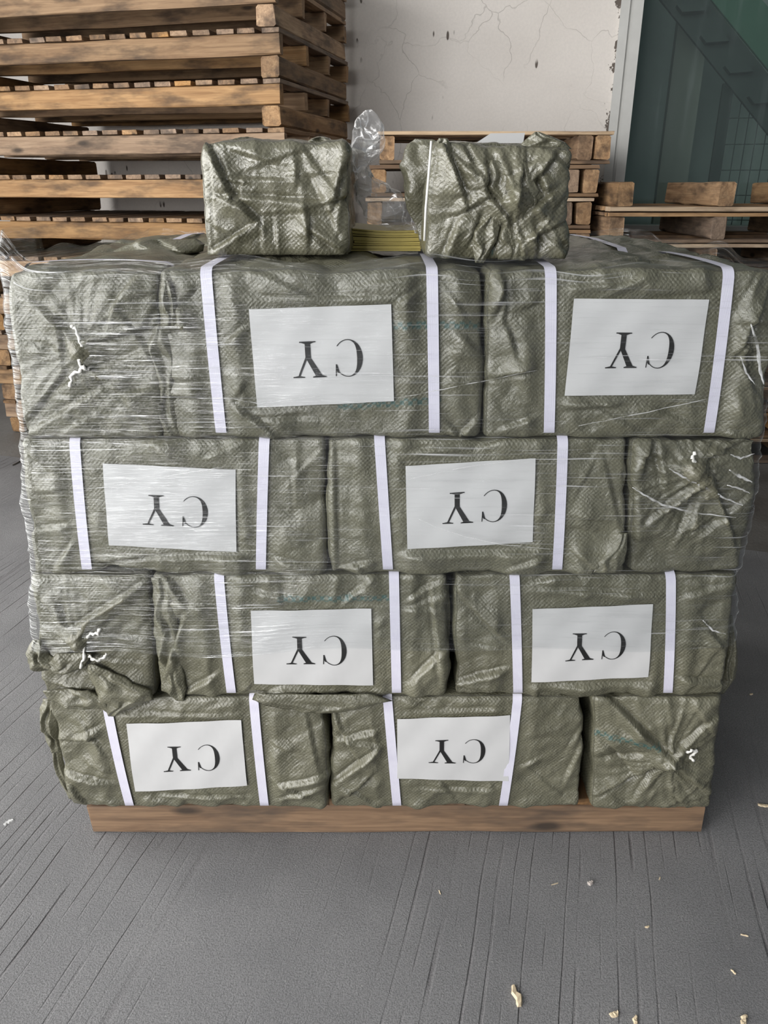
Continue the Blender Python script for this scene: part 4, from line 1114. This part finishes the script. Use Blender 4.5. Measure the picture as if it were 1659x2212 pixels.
# thin white string down the left side of the right box
o = tube('tie_string', [P(932, 305, yb2 - 0.01) - box2.base, P(926, 380, yb2 - 0.024) - box2.base, P(920, 450, yb2 - 0.02) - box2.base, P(917, 520, yb2 - 0.01) - box2.base], 0.0024, M_STRING, box2.root)

# ---- yellow sheets and the clear bag between the boxes
ys = empty('yellow_sheet_stack', (P(832, 540, 1.78).x, 1.78, ZT)); tag(ys, 'stack of yellow sheets between the two wrapped boxes', 'paper stack')
hw = (P(908, 530, 1.78).x - P(757, 530, 1.78).x) / 2
z = 0.0
rg = random.Random(3)
for k in range(8):
    t = rg.uniform(0.0028, 0.0095); dx = rg.uniform(-0.009, 0.009); dy = rg.uniform(-0.006, 0.006)
    N = 8; V = []; Fq = []
    for i in range(N + 1):
        x = -hw + 2 * hw * i / N; sag = 0.004 * math.sin(math.pi * i / N) * (k / 8) * -1 + 0.004 * (1 - i / N) * (k / 8)
        for (yy, zz) in ((0, 0), (0, t * 0.9), (0.26, t * 0.9), (0.26, 0)): V.append((x + dx, yy + dy, z + zz + sag))
    for i in range(N):
        for j in range(4): Fq.append((i * 4 + j, i * 4 + (j + 1) % 4, (i + 1) * 4 + (j + 1) % 4, (i + 1) * 4 + j))
    Fq += [(3, 2, 1, 0), (N * 4, N * 4 + 1, N * 4 + 2, N * 4 + 3)]
    mk('sheet_bundle', V, Fq, M_YEL, ys)
    z += t + 0.0004
bag = pillow('clear_plastic_bag', [(238, 788, 804), (250, 768, 812), (268, 756, 818), (300, 747, 824), (330, 749, 822), (348, 755, 812), (366, 760, 800), (388, 763, 812), (408, 765, 850), (430, 768, 872), (450, 775, 886), (470, 788, 896), (488, 812, 906), (500, 848, 910)], 1.80, 0.055, M_BAG, None, P(860, 503, 1.80), 31, n=22, cr=0.021, smooth=False, fr=17, sub=4, flatk=0.8, prof='round')
bag.location = P(860, 503, 1.80)
tag(bag, 'crumpled clear plastic bag standing on the yellow sheets', 'plastic bag')

# ------------------------------------------------------------------ stretch film round the upper layers
zs_f = np.linspace(0.60, 1.425, 90)
prof = [(0.60, -0.797, 0.787), (0.70, -0.784, 0.778), (0.772, -0.768, 0.766), (0.79, -0.766, 0.776), (0.95, -0.752, 0.774), (1.06, -0.738, 0.768), (1.08, -0.731, 0.762), (1.10, -0.733, 0.764), (1.25, -0.724, 0.760), (1.40, -0.714, 0.752), (1.425, -0.708, 0.745)]
zz = [p_[0] for p_ in prof]
XL = np.interp(zs_f, zz, [p_[1] for p_ in prof]); XR = np.interp(zs_f, zz, [p_[2] for p_ in prof])
ring = []
V = []; U = []
NX, NY = 230, 60
yb_ = YF + 1.02
for i, zf in enumerate(zs_f):
    yfz = YF - 0.030 + 0.006 * math.exp(-((zf - 0.772) / 0.02) ** 2) + 0.006 * math.exp(-((zf - 1.08) / 0.02) ** 2)
    x0, x1 = XL[i], XR[i]; r = 0.035
    pts = []
    for k in range(NX + 1): pts.append((x0 + r + (x1 - x0 - 2 * r) * k / NX, yfz))
    for k in range(1, 8): a_ = math.pi / 2 * k / 8; pts.append((x1 - r + r * math.sin(a_), yfz + r - r * math.cos(a_)))
    for k in range(NY + 1): pts.append((x1, yfz + r + (yb_ - yfz - 2 * r) * k / NY))
    for k in range(1, 8): a_ = math.pi / 2 * k / 8; pts.append((x1 - r + r * math.cos(a_), yb_ - r + r * math.sin(a_)))
    for k in range(21): pts.append((x1 - r - (x1 - x0 - 2 * r) * k / 20, yb_))
    for k in range(1, 8): a_ = math.pi / 2 * k / 8; pts.append((x0 + r - r * math.sin(a_), yb_ - r + r * math.cos(a_)))
    for k in range(NY + 1): pts.append((x0, yb_ - r - (yb_ - yfz - 2 * r) * k / NY))
    for k in range(1, 8): a_ = math.pi / 2 * k / 8; pts.append((x0 + r - r * math.cos(a_), yfz + r - r * math.sin(a_)))
    L = 0; nr = len(pts)
    for k, (x, y) in enumerate(pts):
        if k: L += math.hypot(x - pts[k - 1][0], y - pts[k - 1][1])
        V.append((x, y, zf)); U.append((L, zf, 0))
V = np.array(V); U = np.array(U)
c = np.array([0, YF + 0.5, 0])
out = np.stack([np.where(np.abs(V[:, 0]) > 0.68, np.sign(V[:, 0]), 0), np.where(V[:, 1] < YF, -1, np.where(V[:, 1] > yb_ - 0.03, 1, 0)), np.zeros(len(V))], axis=1)
q1 = np.stack([V[:, 0] * 5, V[:, 1] * 5, (V[:, 2] - 0.09 * V[:, 0]) * 60], axis=1)
q2 = np.stack([V[:, 0] * 9, V[:, 1] * 9, (V[:, 2] - 0.15 * V[:, 0]) * 26], axis=1)
dsp = 0.0022 * (0.5 - np.abs(perlin(q1)) * 2) + 0.0035 * perlin(q2 + 7) + 0.004 * perlin(V * 9 + 3)
corner = np.exp(-((np.abs(V[:, 0]) - 0.77) / 0.07) ** 2)
dsp += corner * 0.003 * (0.5 - np.abs(perlin(np.stack([V[:, 0] * 6, V[:, 1] * 6, V[:, 2] * 38], axis=1))) * 2)
V = V + out * dsp[:, None]
# ragged rims
m = len(zs_f); idx = np.arange(m * nr).reshape(m, nr)
rag = 0.022 * perlin(np.stack([V[:, 0] * 6, V[:, 1] * 6, V[:, 2] * 0 + 3], axis=1)) + 0.05 * np.exp(-((V[:, 0] + 0.70) / 0.03) ** 2) * (V[:, 2] > 1.2) * (V[:, 1] < YF + 0.2)
wtop = sstep(1.33, 1.425, V[:, 2]); wbot = sstep(0.68, 0.60, -(-V[:, 2]))
V[:, 2] += rag * wtop + 0.05 * perlin(np.stack([V[:, 0] * 3, V[:, 1] * 3, V[:, 2] * 0 + 9], axis=1)) * np.clip((0.72 - U[:, 1]) / 0.12, 0, 1)
# lean the top rim slightly inward over the bales
tw = sstep(1.395, 1.425, U[:, 1]); V[:, 1] += tw * np.where(V[:, 1] < YF + 0.02, 0.02, 0)
Fq = np.stack([idx[:-1, :], np.roll(idx[:-1, :], -1, 1), np.roll(idx[1:, :], -1, 1), idx[1:, :]], axis=-1).reshape(-1, 4)
basef = np.array([0, YF + 0.5, 0.6])
film = mk('stretch_film', V - basef, Fq, M_FILM, None, smooth=True, attrs={'suv': U})
film.location = basef
M_GLINT = NT('film_glint')  # pale ribbons painting the specular highlights along the film ripples
_tr = M_GLINT.add('ShaderNodeBsdfTransparent'); _df = M_GLINT.add('ShaderNodeBsdfDiffuse'); _gl = M_GLINT.add('ShaderNodeBsdfGlossy')
_df.inputs['Color'].default_value = (0.9, 0.91, 0.92, 1); _gl.inputs['Roughness'].default_value = 0.2
_n = M_GLINT.noise(M_GLINT.add('ShaderNodeTexCoord').outputs['Object'], 40, 2)
_m1 = M_GLINT.add('ShaderNodeMixShader'); _m1.inputs[0].default_value = 0.4; M_GLINT.link(_df.outputs[0], _m1.inputs[1]); M_GLINT.link(_gl.outputs[0], _m1.inputs[2])
_m2 = M_GLINT.add('ShaderNodeMixShader'); M_GLINT.link(M_GLINT.ramp(_n, [(0.38, 0.05), (0.66, 0.75)]), _m2.inputs[0]); M_GLINT.link(_tr.outputs[0], _m2.inputs[1]); M_GLINT.link(_m1.outputs[0], _m2.inputs[2])
M_GLINT.link(_m2.outputs[0], M_GLINT.out.inputs['Surface'])
for pl, w_ in (([(1445, 1012), (1475, 1030), (1510, 1046), (1560, 1074), (1605, 1092)], 0.0035), ([(1366, 1053), (1390, 1068), (1430, 1090), (1500, 1108), (1590, 1118)], 0.0030),
               ([(905, 1122), (940, 1138), (1000, 1158), (1080, 1176), (1190, 1186)], 0.0014), ([(1578, 982), (1600, 990), (1630, 980)], 0.0030), ([(1575, 1015), (1600, 1030), (1625, 1042)], 0.0040),
               ([(1570, 1048), (1600, 1056), (1620, 1066)], 0.0025), ([(1622, 700), (1636, 745), (1642, 800), (1650, 830)], 0.0040), ([(1600, 770), (1612, 805), (1630, 830)], 0.0022),
               ([(1518, 1340), (1540, 1362), (1568, 1370)], 0.0025), ([(505, 862), (560, 872), (640, 862), (690, 856)], 0.0012), ([(515, 738), (470, 745), (520, 742)], 0.0012),
               ([(150, 1062), (230, 1052), (300, 1040)], 0.0012), ([(330, 1035), (400, 1022), (480, 1010)], 0.0016), ([(310, 1055), (400, 1045), (470, 1030)], 0.0012),
               ([(885, 1035), (1000, 1010), (1150, 990)], 0.0012), ([(860, 860), (960, 840), (1160, 800)], 0.0010), ([(1250, 920), (1400, 890), (1580, 850)], 0.0010), ([(80, 958), (200, 955), (330, 962)], 0.0014)):
    pts = [P(x, y, YF - 0.036) for x, y in pl]
    fine = []
    for i in range(len(pts) - 1):
        for k in range(5): fine.append(pts[i].lerp(pts[i + 1], k / 5) + Vector((0, 0, 0.0008 * math.sin((i * 5 + k) * 2.3))))
    fine.append(pts[-1])
    rr_ = [w_ * (0.25 + 0.75 * math.sin(math.pi * i / (len(fine) - 1)) * (0.75 + 0.25 * math.sin(i * 1.9))) for i in range(len(fine))]
    o = tube('film_glint', [f_ - Vector(basef) for f_ in fine], rr_, M_GLINT.m, film, n=6, flat=0.4)
tag(film, 'clear streaky stretch film wound round the upper layers of bales', 'plastic film')

# ------------------------------------------------------------------ litter on the floor
def chip(name, px, py, L, W, H, rz, mat, label, cat, seed, group=None, tilt=0.0):
    rg = random.Random(seed)
    n = 6; V = []; Fq = []
    for i in range(n + 1):
        f = i / n; ww = W * (0.35 + 0.65 * math.sin(math.pi * (0.12 + 0.8 * f))) * rg.uniform(0.75, 1.15)
        cy = rg.uniform(-0.15, 0.15) * W; zc = H * 0.4 * math.sin(f * 5 + seed) * 0.5
        x = L * (f - 0.5)
        V += [(x, cy - ww / 2, 0), (x, cy + ww / 2, 0.0), (x, cy + ww * 0.3, H * rg.uniform(0.6, 1) + max(0, zc)), (x, cy - ww * 0.3, H * rg.uniform(0.6, 1) + max(0, zc))]
    for i in range(n):
        for j in range(4): Fq.append((i * 4 + j, (i + 1) * 4 + j, (i + 1) * 4 + (j + 1) % 4, i * 4 + (j + 1) % 4))
    Fq += [(0, 1, 2, 3), (n * 4 + 3, n * 4 + 2, n * 4 + 1, n * 4)]
    o = mk(name, V, Fq, mat)
    p_ = PZ(px, py); o.location = (p_.x, p_.y, 0.0); o.rotation_euler = (0, 0, rz)
    tag(o, label, cat, group)
    return o
GR = 'wood chips on the floor'
chip('wood_chip', 1116, 2152, 0.046, 0.018, 0.006, 1.75, M_CHIP, 'largest pale wood chip on the floor near the bottom edge', 'wood chip', 1, GR)
chip('wood_chip', 1327, 2192, 0.018, 0.012, 0.006, 0.4, M_CHIP, 'small brownish wood chip left of the pair at the bottom edge', 'wood chip', 2, GR)
chip('wood_chip', 1372, 2205, 0.018, 0.010, 0.005, 1.3, M_CHIP, 'narrow wood chip cut by the bottom edge of the photo', 'wood chip', 3, GR)
chip('wood_chip', 1606, 2204, 0.024, 0.012, 0.005, 0.9, M_CHIP, 'wood chip in the bottom right corner', 'wood chip', 4, GR)
chip('wood_chip', 1584, 2100, 0.012, 0.004, 0.003, 2.2, M_CHIP, 'small sliver of wood on the floor above the corner chip', 'wood chip', 5, GR)
chip('wood_chip', 1398, 2003, 0.010, 0.005, 0.003, 0.2, M_CHIP, 'tiny pale chip on the floor right of the middle', 'wood chip', 6, GR)
chip('wood_chip', 1608, 2021, 0.016, 0.003, 0.003, -0.3, M_CHIP, 'thin pale splinter on the floor at the right', 'wood chip', 7, GR)
chip('wood_chip', 950, 1928, 0.012, 0.003, 0.002, 1.9, M_CHIP, 'thin splinter on the floor in front of the pallet middle', 'wood chip', 8, GR)
chip('wood_chip', 1198, 1910, 0.018, 0.002, 0.002, 0.3, M_CHIP, 'long thin splinter left of the pale pebble', 'wood chip', 9, GR)
chip('wood_chip', 1425, 1898, 0.010, 0.003, 0.002, 1.0, M_CHIP, 'short splinter right of the pale pebble', 'wood chip', 10, GR)
chip('wood_chip', 1623, 1500, 0.012, 0.008, 0.003, 0.3, M_CHIP, 'pale speck of wood on the floor right of the second layer', 'wood chip', 12, GR)
chip('pebble', 1275, 1909, 0.013, 0.011, 0.008, 0.2, M_STONE, 'small pale pebble on the floor in front of the pallet', 'pebble', 13)
chip('dry_leaf', 1652, 1741, 0.035, 0.012, 0.004, -0.2, M_CHIP, 'dry leaf on the floor at the right edge', 'leaf', 14)
chip('paper_scrap', 18, 1776, 0.024, 0.012, 0.003, 0.8, M_PAPER, 'whitish scrap on the floor at the left edge', 'paper scrap', 15)
p_ = PZ(28, 1006); p2 = PZ(56, 994)
tw = tube('twig', [Vector((0, 0, 0.004)), (p2 - p_) * 0.5 + Vector((0, 0.01, 0.006)), (p2 - p_) + Vector((0, 0, 0.004))], 0.004, M_TWIG)
tw.location = p_
tag(tw, 'thin black twig on the floor at the left by the damp strip', 'twig')
